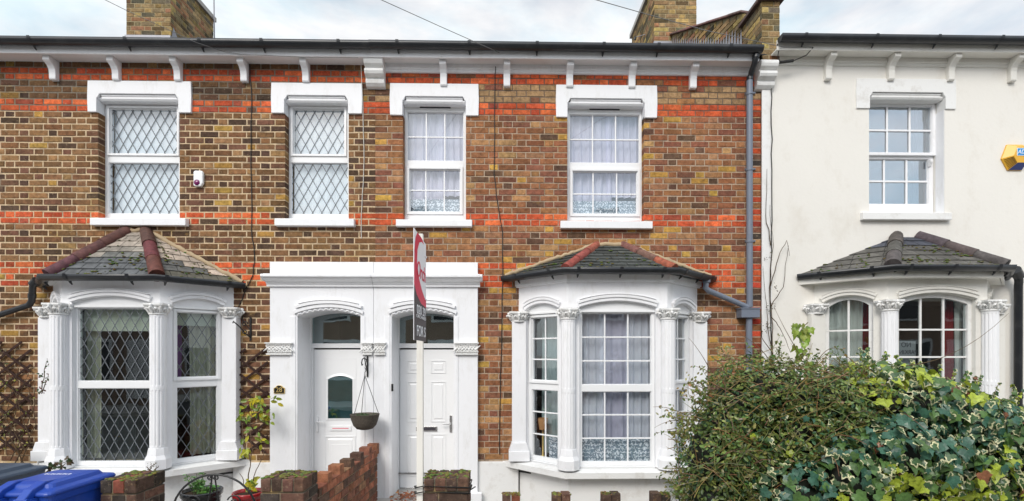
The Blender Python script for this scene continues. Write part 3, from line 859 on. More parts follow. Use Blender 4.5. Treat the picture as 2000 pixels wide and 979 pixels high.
def build_bay(H, b, style, roof):
    cx, a, dz = b['cx'], b['a'], b['dz']
    white = 'white_paint' if style != 'sash' else 'cream_paint'
    ztop = roof['wall_top']; zspr, zcr = 2.462 + dz, 2.532 + dz
    plan = offset_plan(cx, a, 0)
    body = MB(); frames = []
    zs0 = .66 + dz * .6
    for i in range(3):
        M, L = facet(plan[i], plan[i + 1])
        front = i == 1
        kk = .022 if style == 'lead' else .004
        u0, u1 = (.135 - kk, L - .135 + kk) if front else ((.12, L - .135 + kk) if i == 0 else (.135 - kk, L - .12))
        # header with arched cut
        A = arc(u0, u1, zspr, zcr if front else zcr - .004)
        body.M = M
        body.prism([(0, ztop), (0, zspr)] + [(p[0], p[1]) for p in A] + [(L, zspr), (L, ztop)], 0, .13, white)
        body.box(0, u0 - .0, .0, .13, zs0, zspr, white); body.box(u1, L, .0, .13, zs0, zspr, white)
        # archivolt
        ring(body, u0 - .004, u1 + .004, zspr, zcr if front else zcr - .004, .006, .042, -.022, .01, white, foot=0)
        ring(body, u0 - .004, u1 + .004, zspr, zcr if front else zcr - .004, .043, .075, -.034, .01, white, foot=0)
        ring(body, u0 + .02, u1 - .02, zspr + .012, (zcr if front else zcr - .004) + .001, .076, .084, -.040, .01, white, foot=0)
        # apron below the sill
        body.box(0.0, L, .02, .16, 0, zs0 - .06, 'white_old')
        # soffit strip / cornice
        if style == 'grid':
            body.box(-.012, L + .012, -.03, .01, ztop - .085, ztop - .07, white); body.box(-.02, L + .02, -.045, .01, ztop - .069, ztop - .0, white)
        body.M = None
    # floor and lid
    body.prism_z([(p[0], p[1] + .13) for p in plan[:1]] + [(plan[1][0], plan[1][1] + .1), (plan[2][0], plan[2][1] + .1), plan[3]], ztop - .05, ztop - .03, 'interior')
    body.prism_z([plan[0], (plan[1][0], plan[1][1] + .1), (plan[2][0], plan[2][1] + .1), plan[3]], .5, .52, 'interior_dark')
    B = body.build('bay_window', H, bevel=.004)
    # sill
    s = MB(); op = offset_plan(cx, a, .13); zt, zb = zs0 - .012, zs0 - .088
    ip = offset_plan(cx, a, -.1)
    s.prism_z(op + ip[::-1], zb, zt - .012, 'white_old')
    op2 = offset_plan(cx, a, .125)
    # weathered slope on top
    v = [(p[0], p[1], zt - .0125) for p in op2] + [(p[0], p[1], zt + .006) for p in offset_plan(cx, a, .0)]
    s.add(v, [(i, i + 1, i + 5, i + 4) for i in range(3)], 'white_old')
    s.build('bay_sill', B)
    # windows per facet
    for i in range(3):
        M, L = facet(plan[i], plan[i + 1]); front = i == 1
        kk = .022 if style == 'lead' else .004
        u0, u1 = (.135 - kk, L - .135 + kk) if front else ((.12, L - .135 + kk) if i == 0 else (.135 - kk, L - .12))
        z0, z1 = zs0 + .012, zspr - .045
        fw = (.026 if style == 'lead' else .033) if front else .05
        gx0, gx1 = u0 + fw, u1 - fw
        gt = 2.402 + dz - (.0 if front else .03); gm1, gm0 = 1.592 + dz, 1.515 + dz; gb = .715 + dz * .6
        y = .05
        if not front: gm1 += .035
        if style == 'lead':
            panes = [(gx0, gx1, gm1, gt, 'lead', (), (), 0 if front else .034), (gx0 - .0, gx1 + .0, gb, gm0, 'lead', (), (), 0)]
        elif style == 'grid':
            nx = 3 if front else 2
            xs = [gx0 + (gx1 - gx0) * k / nx for k in range(1, nx)]
            panes = [(gx0, gx1, gm1, gt, 'grid', xs, [gm1 + (gt - gm1) * k / 3 for k in (1, 2)], 0 if front else .034), (gx0, gx1, gb, gm0, 'grid', xs, [gb + (gm0 - gb) * k / 3 for k in (1, 2)], 0)]
        if style in ('lead', 'grid'):
            f = window_unit(B, M, (u0, u1, z0, z1), panes, y, 'glass_dark' if style == 'lead' else 'glass', name='casement', bar=.0085)
            mb = MB(); mb.M = M; A = arc(u0, u1, zspr, zcr)
            mb.prism([(u0 + .001, z1 + .002)] + [(p[0], p[1] + .001) for p in A] + [(u1 - .001, z1 + .002)], .03, .09, 'upvc')
            mb.box(u0 + .003, u1 - .003, .022, .031, z1 - .004, z1 + .016, 'upvc'); mb.M = None
            mb.build('head_board', f)
            mb = MB(); mb.M = M; mb.box(u0, u1, .02, .11, z0 - .03, z0 - .001, 'upvc'); mb.M = None; mb.build('cill', f)
        else:
            # timber sash with an arched head
            zc = gt + .10
            mb = MB(); mb.M = M; gl = MB(); gl.M = M
            Ao = arc(u0, u1, zspr, zcr); zsp2 = zspr - .05; Ai = arc(u0 + .045, u1 - .045, zsp2, zcr - .045)
            mb.prism([(u0, zsp2 - .3)] + Ao + [(u1, zsp2 - .3), (u1 - .045, zsp2 - .3)] + Ai[::-1] + [(u0 + .045, zsp2 - .3)], .05, .11, 'white_old')
            mb.box(u0, u0 + .045, .05, .11, z0, zsp2 - .301, 'white_old'); mb.box(u1 - .045, u1, .05, .11, z0, zsp2 - .301, 'white_old')
            mb.box(u0 + .045, u1 - .045, .055, .11, z0, z0 + .07, 'white_old')
            mb.box(u0 + .045, u1 - .045, .055, .11, 1.545, 1.60, 'white_old')
            nx = 3 if front else 2; gx0, gx1 = u0 + .045, u1 - .045
            for k in range(1, nx): mb.box(gx0 + (gx1 - gx0) * k / nx - .011, gx0 + (gx1 - gx0) * k / nx + .011, .066, .085, z0 + .07, zcr - (.05 if front else .048), 'white_old')
            for zz in (2.22, 1.905, 1.26, .97): mb.box(gx0, gx1, .0672, .084, zz - .010, zz + .010, 'white_old')
            gl.prism([(gx0, z0 + .07)] + Ai + [(gx1, z0 + .07)], .078, .082, 'glass_dark'); mb.M = gl.M = None
            f = mb.build('sash_window', B, bevel=.002); gl.build('pane', B)
        b.setdefault('facets', []).append((M, L, u0, u1, f))
    # columns
    for (x, y) in (plan[1], plan[2]): column(B, x, y - .03, zs0 - .0, 2.447 + dz, .079, 1)
    # wall pilasters, flat with their own caps
    for sgn, (x, y) in ((-1, plan[0]), (1, plan[3])):
        mb = MB(); xc = x - sgn * .005
        zt_ = 2.447 + dz
        mb.box(xc - .085, xc + .085, -.11, .0, zs0 + .22, zt_ - .12, white)
        mb.box(xc - .125, xc + .125, -.16, .0, zs0 - .0, zs0 + .12, white)
        mb.prism([(xc - .122, zs0 + .12), (xc - .088, zs0 + .22), (xc + .088, zs0 + .22), (xc + .122, zs0 + .12)], -.14, .0, white)
        pc = mb.build('pilaster', B, bevel=.006)
        M = Matrix.Translation((xc, -.045, 0)); capital(pc, M, zt_ - .125, zt_, .085, 3)
    # roof
    pl_ = roof.get('pull', 0)
    def pulled(v): return [(v[0][0] + pl_, v[0][1]), v[1], v[2], (v[3][0] - pl_, v[3][1])]
    e = pulled(offset_plan(cx, a, roof['over'])); ze = roof['eave']; T0, T1 = roof['T']; zt = roof['top']
    rb = MB(); e0, e1, e2, e3 = [(p[0], p[1], ze) for p in e]
    t0, t1 = (T0, 0, zt), (T1, 0, zt)
    n = roof['n']; 
    slates(rb, e1, e2, t1, t0, n, roof['w'], roof['col'])
    slates(rb, e0, e1, t0, t0, n, roof['w'], roof['col'], phase=.3); slates(rb, e2, e3, t1, t1, n, roof['w'], roof['col2'] if 'col2' in roof else roof['col'], phase=.15)
    # boarding under the eave
    rb.prism_z(pulled(offset_plan(cx, a, roof['over'] - .01)) , ze - .03, ze - .012, 'soffit')
    R = rb.build('bay_roof', B)
    mo = MB()
    for (bl, br, tr, tl, cnt) in ((e1, e2, t1, t0, 1), (e0, e1, t0, t0, .5), (e2, e3, t1, t1, .5)):
        bl, br, tr, tl = map(Vector, (bl, br, tr, tl))
        for k in range(int(roof.get('moss', 90) * cnt)):
            t = random.choice(range(roof['n'] - 1)) / roof['n'] + ru(-.01, .02); t = abs(t) * ru(.4, 1); u = rnd()
            p = bl.lerp(tl, t).lerp(br.lerp(tr, t), u)
            if noise.noise(p * 5) < .0: continue
            q = ru(.005, .014); mo.ell((p.x, p.y - .008, p.z + .014), (q * 1.7, q, q * .6), 'dull_leaf', tuple(x * ru(.6, 1.4) for x in (.13, .14, .03)), nu=6, nv=4)
    mo.build('moss', R)['kind'] = 'stuff'
    hip(B, Vector(e1) + Vector((0, 0, .0)), t0, roof['r'], roof['hc']); hip(B, Vector(e2), t1, roof['r'], roof['hc'])
    if roof.get('fillet', True):
        mb = MB()
        for (p, q) in ((e0, t0), (e3, t1)):
            p = Vector(p) + Vector((0, -.012, .012)); q = Vector(q) + Vector((0, -.01, .012)); nn = 26
            pts = [p.lerp(q, i / nn) + Vector((0, 0, ru(-.006, .010))) for i in range(nn + 1)]
            mb.tube(pts, [ru(.020, .034) for _ in pts], roof.get('fmat', 'mortar_fillet'), 7)
        pts = [Vector((T0, 0, zt)).lerp(Vector((T1, 0, zt)), i / 6) + Vector((0, -.01, ru(-.004, .02))) for i in range(7)]
        mb.tube(pts, [ru(.025, .035) for _ in pts], roof.get('fmat', 'mortar_fillet'), 7)
        mb.build('mortar_fillet', B)
    g = pulled(offset_plan(cx, a, roof['over'] + .035))
    gp = [(p[0] + (.03 if k == 0 else -.03 if k == 3 else 0), p[1] - (.015 if k in (0, 3) else 0), ze + .002) for k, p in enumerate(g)]
    gutter_run(B, gp, .054, couplers=[(0, .25), (0, .8), (1, .12), (1, .5), (1, .88), (2, .15), (2, .6), (2, .9)] if style != 'lead' else [(0, .3), (0, .8), (1, .22), (1, .77), (2, .1), (2, .8)], mat=roof.get('gm', 'black_plastic'))
    if 'board' in roof:
        mb = MB(); o = offset_plan(cx, a, roof['over'] - .02); i_ = offset_plan(cx, a, roof['over'] - .045)
        mb.prism_z(o + i_[::-1], ze - .125, ze - .035, 'cream_paint'); 
        mb.prism_z(offset_plan(cx, a, roof['over'] - .05) + offset_plan(cx, a, -.02)[::-1], ze - .122, ze - .108, 'cream_paint')
        mb.build('fascia_board', B, bevel=.003)
    return B
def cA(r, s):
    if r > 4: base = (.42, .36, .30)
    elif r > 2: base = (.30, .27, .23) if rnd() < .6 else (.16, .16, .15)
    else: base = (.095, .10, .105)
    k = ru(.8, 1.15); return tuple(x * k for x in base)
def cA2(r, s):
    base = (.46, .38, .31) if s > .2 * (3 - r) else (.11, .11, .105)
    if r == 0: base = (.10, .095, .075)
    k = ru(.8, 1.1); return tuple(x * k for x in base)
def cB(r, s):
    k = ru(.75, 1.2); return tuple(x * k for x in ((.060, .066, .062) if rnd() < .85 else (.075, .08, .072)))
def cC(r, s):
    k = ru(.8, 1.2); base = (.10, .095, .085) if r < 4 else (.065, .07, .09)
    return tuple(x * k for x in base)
hA = lambda: tuple(x * ru(.8, 1.2) for x in (.115, .045, .042))
hB = lambda: tuple(x * ru(.8, 1.15) for x in ((.29, .085, .055) if rnd() < .5 else (.17, .080, .06)))
hC = lambda: tuple(x * ru(.9, 1.1) for x in (.085, .075, .072))
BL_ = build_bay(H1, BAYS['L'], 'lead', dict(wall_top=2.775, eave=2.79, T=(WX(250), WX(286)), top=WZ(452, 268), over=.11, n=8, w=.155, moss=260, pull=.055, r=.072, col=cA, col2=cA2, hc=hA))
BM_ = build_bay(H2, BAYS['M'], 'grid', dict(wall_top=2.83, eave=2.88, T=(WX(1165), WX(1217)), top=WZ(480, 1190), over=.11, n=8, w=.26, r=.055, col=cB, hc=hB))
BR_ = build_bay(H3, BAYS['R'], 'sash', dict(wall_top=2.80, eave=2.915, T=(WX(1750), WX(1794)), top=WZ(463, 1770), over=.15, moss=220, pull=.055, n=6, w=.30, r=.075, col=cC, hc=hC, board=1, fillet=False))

# curtains inside the bays
def fc(key, i): return BAYS[key]['facets'][i]
M, L, u0, u1, f = fc('L', 1)
curtain(f, M, u0 - .03, u0 + .15, .75, 2.38, .22, 'cream_curtain', .05, .02)
curtain(f, M, u0, u1, 2.20, 2.46, .16, 'cream_blind', .6, .004, 'blind')
M, L, u0, u1, f = fc('L', 2)
curtain(f, M, u0 + .20, u1 - .03, .75, 2.42, .20, 'cream_curtain', .05, .02)
curtain(f, M, u0, u1, 2.27, 2.45, .14, 'cream_blind', .6, .004, 'blind')
curtain(f, M, u0 + .04, u0 + .13, 1.55, 2.3, .24, 'purple_curtain', .07, .01)
M, L, u0, u1, f = fc('L', 0)
curtain(f, M, u0, u0 + .3, .75, 2.42, .20, 'cream_curtain', .06, .02)
M, L, u0, u1, f = fc('M', 1)
W_ = u1 - u0
curtain(f, M, u0, u0 + W_ * .36, .85, 2.46, .17, 'grey_net', .10, .014, seed=11)
curtain(f, M, u0 + W_ * .30, u0 + W_ * .72, .85, 2.46, .20, 'dim_curtain', .15, .018, seed=12)
curtain(f, M, u0 + W_ * .66, u1, .85, 2.46, .17, 'grey_net', .10, .014, seed=13)
curtain(f, M, u0, u1, .68, .98, .14, 'lace', .09, .006, 'lace_curtain')
for i in (0, 2):
    M, L, u0, u1, f = fc('M', i)
    curtain(f, M, u0, u1, .72, 2.42, .30 if i == 0 else .19, 'green_net' if i == 0 else 'grey_net', .07, .018)
    curtain(f, M, (u0 + u1) / 2 if i == 0 else u0, u1, .68, .95, .14, 'lace', .09, .006, 'lace_curtain')
M, L, u0, u1, f = fc('R', 0)
curtain(f, M, u0, u0 + .36, .8, 2.62, .20, 'white_net', .07, .02); curtain(f, M, u0 + .33, u0 + .42, .8, 2.62, .24, 'red_curtain', .05, .02)
M, L, u0, u1, f = fc('R', 1)
curtain(f, M, u1 - .18, u1 - .06, .8, 2.6, .22, 'red_curtain', .05, .02); curtain(f, M, u1 - .07, u1 + .02, .8, 2.6, .19, 'white_net', .05, .01)
M, L, u0, u1, f = fc('M', 0)
lp = M @ Vector((u0 + .11, .19, .68))
TL = empty('table_lamp', tuple(lp), 'small table lamp with an orange-brown shade inside the side pane of the right brick bay', 'lamp')
mb = MB(); mb.lathe([(0, 0), (.05, 0), (.05, .012), (.012, .03), (.009, .34), (0, .34)], (0, 0, 0), 'gold', 16); mb.build('lamp_stem', TL)
mb = MB(); mb.lathe([(.045, .34), (.062, .48), (.060, .48), (.043, .34)], (0, 0, 0), 'lamp_cloth', 20); mb.build('lamp_shade', TL)
CB = empty('cabinet', (WX(232, 1.1), 1.1, .42), 'pale two-door cabinet seen dimly inside the large leaded bay window', 'cabinet')
mb = MB(); mb.box(-.24, .24, 0, .35, 0, .62, 'cream_paint'); mb.box(-.26, .26, -.02, .37, .62, .645, 'cream_paint'); mb.build('carcass', CB, bevel=.004)
for q in (-1, 1):
    mb = MB(); mb.box(q * .12 - .11, q * .12 + .11, -.018, -.001, .03, .60, 'white_paint'); dd = mb.build('door', CB, bevel=.004)
    mb = MB(); mb.ell((q * .025, -.03, .35), (.012, .012, .012), 'gold'); mb.build('knob', dd)
M, L, u0, u1, f = fc('R', 1)
NS = empty('window_notice', tuple(M @ Vector((u0 + .17, .12, 1.96))), 'grey notice card with mirrored NO PARKING inside the bay window above the ivy', 'notice')
mb = MB(); mb.box(-.10, .13, .0, .003, -.16, .13, 'card'); nsb = mb.build('card', NS)
for t, zz, s in (('NO', .085, .075), ('PARKING', .0, .062)):
    lettering(t, s, Matrix.Translation(NS.location + Vector((.015, -.0015, zz))) @ Matrix.Rotation(pi / 2, 4, 'X'), 'dark_print', NS, sx=-1, sy=1.1)

# ------------------------------------------------------------------ portico and doors
def doorway(xl, xr, pxm):
    return WX(xl, -.08), WX(xr, -.08)
DOORS = {1: (581, 704), 2: (765, 886)}
for n_, H in ((1, H1), (2, H2)):
    x0, x1 = (PX0, PXM - .0015) if n_ == 1 else (PXM + .0015, PX1)
    dl, dr = doorway(*DOORS[n_], 0); pm = sum(DOORS[n_]) / 2
    zsp, zcr = WZ(618, pm, -.08), WZ(607, pm, -.08)
    A = arc(dl, dr, zsp, zcr, 18)
    mb = MB()
    mb.prism([(x0, 0), (x0, PZT), (x1, PZT), (x1, 0), (dr, 0), (dr, zsp)] + A[::-1] + [(dl, 0)], -.08, .34, 'white_paint')
    # wavering top edge of the blocking course
    zc0, zc1 = WZ(560, 730, -.12), WZ(535, 730, -.2)
    ex0 = x0 - .06 if n_ == 1 else x0; ex1 = x1 + .06 if n_ == 2 else x1
    prof = [(-.082, zc0), (-.105, zc0), (-.105, zc0 + .028), (-.12, zc0 + .034), (-.125, zc0 + .05), (-.15, zc0 + .06), (-.17, zc0 + .085), (-.175, zc0 + .10), (-.20, zc0 + .105), (-.20, zc0 + .13), (-.19, zc0 + .142), (-.082, zc0 + .155)]
    mb.prism_x([(p[0], p[1]) for p in prof], ex0 + (.03 if n_ == 1 else 0), ex1 - (.03 if n_ == 2 else 0), 'white_paint')
    mb.prism_x([(-.082, zc0 + .06), (-.155, zc0 + .066), (-.197, zc0 + .108), (-.197, zc0 + .128), (-.187, zc0 + .139), (-.082, zc0 + .152)], *((ex0, ex0 + .03) if n_ == 1 else (ex1 - .03, ex1)), 'white_paint')
    # archivolt, dog-tooth, architrave
    al, ar = dl - .015, dr + .015
    ring(mb, al, ar, zsp + .012, zcr + .018, .020, .060, -.105, -.07, 'white_paint', 20, foot=.02)
    ring(mb, al + .02, ar - .02, zsp + .03, zcr + .02, .062, .10, -.118, -.07, 'white_paint', 20, foot=.0)
    ring(mb, al + .06, ar - .06, zsp + .045, zcr + .02, .102, .112, -.125, -.07, 'white_paint', 20, foot=.0)
    A2 = arc(dl, dr, zsp + .002, zcr + .002, 12); cxm = (dl + dr) / 2
    for i in range(12):
        p, q = A2[i], A2[i + 1]; nrm = Vector((-(q[1] - p[1]), 0, q[0] - p[0])).normalized()
        if nrm.z < 0: nrm = -nrm
        P0, P1 = Vector((p[0], -.0805, p[1])), Vector((q[0], -.0805, q[1])); T = nrm * .036
        apex = (P0 + P1) / 2 + T * .5 + Vector((0, -.022, 0))
        mb.add([P0, P1, P1 + T, P0 + T, apex], [(0, 1, 4), (1, 2, 4), (2, 3, 4), (3, 0, 4)], 'white_paint')
    for (p, q) in ((dl - .085, dl - .02), (dr + .02, dr + .055)):
        mb.box(p, q, -.089, -.07, 0, zsp, 'white_paint')
    # feet of the pilasters
    fx0, fx1 = (x0 - .03, dl - .06) if n_ == 1 else (dr + .045, x1 + .05)
    mb.box(fx0, fx1, -.14, -.07, 0, .28, 'white_paint')
    port = mb.build('porch', H, bevel=.004)
    caps = ((518, 571, 1), (705, 729, 1)) if n_ == 1 else ((729, 754, 0), (887, 935, 1))
    for (a_, b_, full) in caps:
        cc = MB(); X0, X1 = WX(a_, -.11), WX(b_, -.11); xm = (a_ + b_) / 2
        if a_ == 705: X1 = PXM - .0015
        if a_ == 729: X0 = PXM + .0015
        zt, zb = WZ(669, xm, -.11), WZ(693, xm, -.11)
        cc.box(X0, X1, -.135, -.075, zt - .014, zt, 'white_old'); cc.box(X0 + .01, X1 - .01, -.115, -.075, zb, zb + .016, 'white_old')
        g = .022
        cc.add([(X0 + g, -.096, zb + .016), (X1 - g, -.096, zb + .016), (X1 - .004, -.112, zt - .014), (X0 + .004, -.112, zt - .014), (X0 + g, -.07, zb + .016), (X1 - g, -.07, zb + .016), (X1 - .004, -.07, zt - .014), (X0 + .004, -.07, zt - .014)], [(0, 1, 2, 3), (0, 3, 7, 4), (1, 5, 6, 2)], 'white_old')
        rs = random.Random(a_); nlf = max(4, int((X1 - X0) / .022)); hh = zt - zb
        for k in range(nlf):
            t = (k + .5) / nlf; xx = X0 + .015 + (X1 - X0 - .03) * t
            an = (-1) ** k * radians(42) + rs.uniform(-.2, .2)
            R = Matrix.Rotation(an, 3, 'Y')
            cc.ell((xx, -.108, (zt + zb) / 2 + rs.uniform(-.006, .006)), (.010, .014, hh * .42), 'white_old', R=R, nu=7, nv=6)
            cc.ell((xx, -.113, zt - .03 + rs.uniform(-.004, .004)), (.013, .013, .012), 'white_old', nu=7, nv=5)
            cc.ell((xx + .008, -.106, zb + .035), (.011, .011, .013), 'white_old', nu=7, nv=5)
        cc.build('capital', port)
    # step
    mb = MB(); mb.box(x0 + .2 if n_ == 1 else x0 + .04, x1 - .03 if n_ == 1 else x1 - .15, -.75, .34, 0, .215, 'paving'); mb.build('door_step', H, bevel=.01)
    # fanlight and door
    Y = .30
    fl, fr_ = dl - .01, dr + .01
    pl = (DOORS[n_][0] - 983) * 5.92 / 6.3 + 983
    zd_top = WZ(680, pm, Y); zf0, zf1 = WZ(671, pm, Y), WZ(614, pm, Y)
    gx0 = WX(611 if n_ == 1 else 777, Y)
    mb = MB(); fm = 'upvc'
    ft = .035 if n_ == 2 else .045
    mb.box(fl, dl + ft * .4 if n_ == 1 else dl + .012, Y, Y + .08, .2, 2.75, fm); mb.box(dr - (.015), fr_, Y, Y + .08, .2, 2.75, fm)
    xa, xb = (dl + ft * .4, dr - .015) if n_ == 1 else (dl + .012, dr - .015)
    mb.box(xa, xb, Y + .001, Y + .08, zf1 + .02, 2.76, fm); mb.box(xa, xb, Y + .001, Y + .08, zd_top - .0, zf0, fm)
    fo = mb.build('door_frame', H, bevel=.003)
    mb = MB(); mb.box(xa, xb, Y + .04, Y + .045, zf0, zf1 + .02, 'glass_fan'); mb.build('fanlight_pane', fo)
    # inner lip
    mb = MB(); lz0 = .235
    lx0, lx1 = xa + (.03 if n_ == 1 else .006), xb - .012
    if n_ == 1:
        mb.box(xa, lx0 - .004, Y + .006, Y + .07, .2, zd_top - .002, fm)
    leaf_y = Y + .012
    mb.box(lx0, lx1, leaf_y, leaf_y + .05, lz0, zd_top - .02, fm)
    Yl = leaf_y - .0
    def px(x, y): return W(x, y, leaf_y)
    def mould(x0_, y0_, x1_, y1_, w=.012, h=.008):
        (a_, zt_), (b_, zb_) = px(x0_, y0_), px(x1_, y1_)
        mb.box(a_, a_ + w, leaf_y - h, leaf_y, zb_, zt_, fm); mb.box(b_ - w, b_, leaf_y - h, leaf_y, zb_, zt_, fm)
        mb.box(a_ + w, b_ - w, leaf_y - h, leaf_y, zb_, zb_ + w, fm); mb.box(a_ + w, b_ - w, leaf_y - h, leaf_y, zt_ - w, zt_, fm)
    def panel(x0_, y0_, x1_, y1_):
        mould(x0_, y0_, x1_, y1_, .010, .008)
        (a_, zt_), (b_, zb_) = px(x0_ + 5, y0_ + 5), px(x1_ - 5, y1_ - 5)
        if b_ - a_ > .02:
            i = .014
            v = [(a_, leaf_y, zb_), (b_, leaf_y, zb_), (b_, leaf_y, zt_), (a_, leaf_y, zt_), (a_ + i, leaf_y - .008, zb_ + i), (b_ - i, leaf_y - .008, zb_ + i), (b_ - i, leaf_y - .008, zt_ - i), (a_ + i, leaf_y - .008, zt_ - i)]
            mb.add(v, [(4, 5, 6, 7), (0, 1, 5, 4), (1, 2, 6, 5), (2, 3, 7, 6), (3, 0, 4, 7)], fm)
    if n_ == 1:
        mould(634, 700, 696, 945, .006, .004)
        panel(635, 852, 694, 914); mould(646, 868, 684, 905, .008, .010)
    else:
        for (a_, b_) in ((795, 822), (842, 871)):
            panel(a_, 704, b_, 729); panel(a_, 745, b_, 824); panel(a_, 848, b_, 930)
    dr_o = mb.build('door', H, bevel=.002)
    if n_ == 1:
        mb = MB(); (a_, zt_), (b_, zb_) = px(641, 738), px(689, 817)
        A = arc(a_, b_, zt_ - .02, zt_ + .025, 10)
        gg = [(a_, zb_)] + A + [(b_, zb_)]
        def off(e): return [(a_ - e, zb_ - e)] + arc(a_ - e, b_ + e, zt_ - .02 + e * .5, zt_ + .025 + e, 10) + [(b_ + e, zb_ - e)]
        o2, o1 = off(.028), off(0)
        k = len(o1); v = [(p[0], leaf_y - .012, p[1]) for p in o1] + [(p[0], leaf_y - .003, p[1]) for p in o2]
        mb.add(v, [(i, (i + 1) % k, (i + 1) % k + k, i + k) for i in range(k)], 'upvc')
        mb.prism(o1, leaf_y - .006, leaf_y - .002, 'glass_fan'); mb.prism(o1, leaf_y - .0018, leaf_y - .0008, 'obscure_glass')
        mb.build('door_glass', dr_o)
        mb = MB(); (a_, zt_), (b_, zb_) = px(645, 832), px(686, 841)
        mb.box(a_, b_, leaf_y - .012, leaf_y, zb_, zt_, 'upvc'); mb.box(a_ + .03, b_ - .03, leaf_y - .0135, leaf_y - .0125, (zb_ + zt_) / 2 - .004, (zb_ + zt_) / 2 + .004, 'red_print'); mb.build('letterbox', dr_o, bevel=.003)
        mb = MB(); hx, hz = W(620, 828, Y); mb.box(hx - .012, hx + .012, Y - .012, Y + .006, hz - .1, hz + .09, 'upvc'); mb.tube([(hx, Y - .012, hz + .03), (hx, Y - .05, hz + .03), (hx + .09, Y - .05, hz + .03)], .008, 'upvc'); mb.build('door_handle', dr_o, bevel=.003)
    else:
        mb = MB(); (a_, zt_), (b_, zb_) = px(813, 833), px(854, 842)
        mb.box(a_, b_, leaf_y - .014, leaf_y, zb_, zt_, 'chrome'); mb.box(a_ + .02, b_ - .02, leaf_y - .017, leaf_y - .0145, zb_ + .012, zt_ - .012, 'dark_print'); mb.build('letterbox', dr_o, bevel=.003)
        mb = MB(); hx, hz = W(881, 827, leaf_y); mb.box(hx - .018, hx + .014, leaf_y - .012, leaf_y, hz - .115, hz + .105, 'chrome'); mb.tube([(hx - .002, leaf_y - .012, hz - .005), (hx - .002, leaf_y - .055, hz - .005), (hx - .11, leaf_y - .055, hz - .005)], .008, 'chrome'); mb.build('door_handle', dr_o, bevel=.003)
        mb = MB(); mb.box(lx0, lx1, leaf_y - .02, leaf_y + .02, .212, .234, 'chrome'); mb.build('threshold', dr_o, bevel=.002)

# ------------------------------------------------------------------ eaves
def eave_pts(px, py, Y): return W(px, py, Y)
OV = .17
def eaves(H, x0, x1, zs, frieze=None, mat='soffit', zg=None, tag_='a', gm='black_plastic', ov=OV):
    """zs = underside height of the soffit"""
    mb = MB(); mb.box(x0, x1, -ov + .0, -.0 if frieze is None else -.0, zs, zs + .015, mat); 
    mb.build('soffit', H)
    mb = MB(); mb.box(x0, x1, -ov - .02, -ov + .0, zs - .010, zs + .11, 'white_paint' if mat == 'soffit' else mat); mb.build('fascia', H, bevel=.003)
    if frieze:
        mb = MB(); mb.prism_x([(0, zs - .001), (-.045, zs - .001), (-.045, zs - .05), (-.03, zs - .06), (-.03, zs - .085), (-.02, zs - .095), (0, zs - .095)], x0, x1, frieze); mb.build('frieze', H, bevel=.002)
    zr = zs + .120
    n = int((x1 - x0) / .75)
    gutter_run(H, [(x0, -ov - .079, zr), (x1, -ov - .079, zr - .004)], .056, gm, couplers=[(0, (k + .5) / n + ru(-.02, .02)) for k in range(n)])
zs12 = WZ(109, 500, -.17)
zs3 = WZ(100, 1700, -.17)
eaves(H1, XL, XP, zs12); eaves(H2, XP + .0, WX(1484, -.2) - .0, zs12, 'white_paint')
eaves(H3, WX(1519, -.2), XR, zs3, 'cream_paint', 'cream_paint')
def bracket(H, px, zs, h=.23, w=.078, mat='white_paint', big=False, depth=.14):
    x = WX(px, -.06); mb = MB()
    d = depth
    if not big:
        prof = [(0, zs - .001), (-d, zs - .001), (-d - .002, zs - .05), (-d * .9, zs - .062), (-d * .62, zs - .085), (-d * .45, zs - .12), (-d * .40, zs - .16), (-d * .40, zs - h + .015), (-d * .34, zs - h), (0, zs - h)]
    else:
        prof = [(0, zs), (-.155, zs), (-.170, zs - .012), (-.172, zs - .045), (-.160, zs - .075), (-.135, zs - .092), (-.108, zs - .098), (-.112, zs - .108), (-.138, zs - .120), (-.142, zs - .150), (-.128, zs - .178), (-.100, zs - .196), (-.070, zs - .204), (-.072, zs - .214), (-.082, zs - .230), (-.074, zs - .262), (-.045, zs - .292), (0, zs - .305)]
    mb.prism_x(prof, x - w / 2, x + w / 2, mat)
    return mb.build('corbel' if big else 'eaves_bracket', H, bevel=.006 if big else .004)
for p in (-150, -25, 101, 224, 345, 475, 596): bracket(H1, p, zs12, .235)
for p in (866, 990, 1113, 1235, 1355): bracket(H2, p, zs12 - .0, .265, .08)
for p in (1619, 1742, 1859, 1980, 2100): bracket(H3, p, zs3, .28, .075, 'cream_paint', depth=.16)
bracket(H1, 733, zs12 + .01, w=.225, mat='white_old', big=True)
bracket(H2, 1495, WZ(122, 1495, -.1), w=.215, mat='white_old', big=True)
# roofs
def roof(H, x0, x1, ze, slope, depth=4.0, col=(.07, .07, .072), rise=0):
    mb = MB(); zr = ze + slope * (depth + .15)
    def cf(r, s): k = ru(.75, 1.25); return tuple(c * k for c in col)
    slates(mb, (x0, -.15, ze), (x1, -.15, ze), (x1, depth, zr), (x0, depth, zr), 22, .26, cf, th=.01)
    mb.add([(x0, depth, zr), (x1, depth, zr), (x1, depth * 2, ze), (x0, depth * 2, ze)], [(0, 1, 2, 3)], 'slate', col)
    mb.tube([(x0, depth, zr), (x1, depth, zr)], .08, 'clay', 12, (.2, .07, .05))
    return mb.build('roof', H)
ROOFZ = zs12 + .075
roof(H1, XL, XP, ROOFZ, .585); roof(H2, XP, WX(1484, 0), ROOFZ, .585); roof(H3, WX(1519), XR, zs3 + .075, .585)
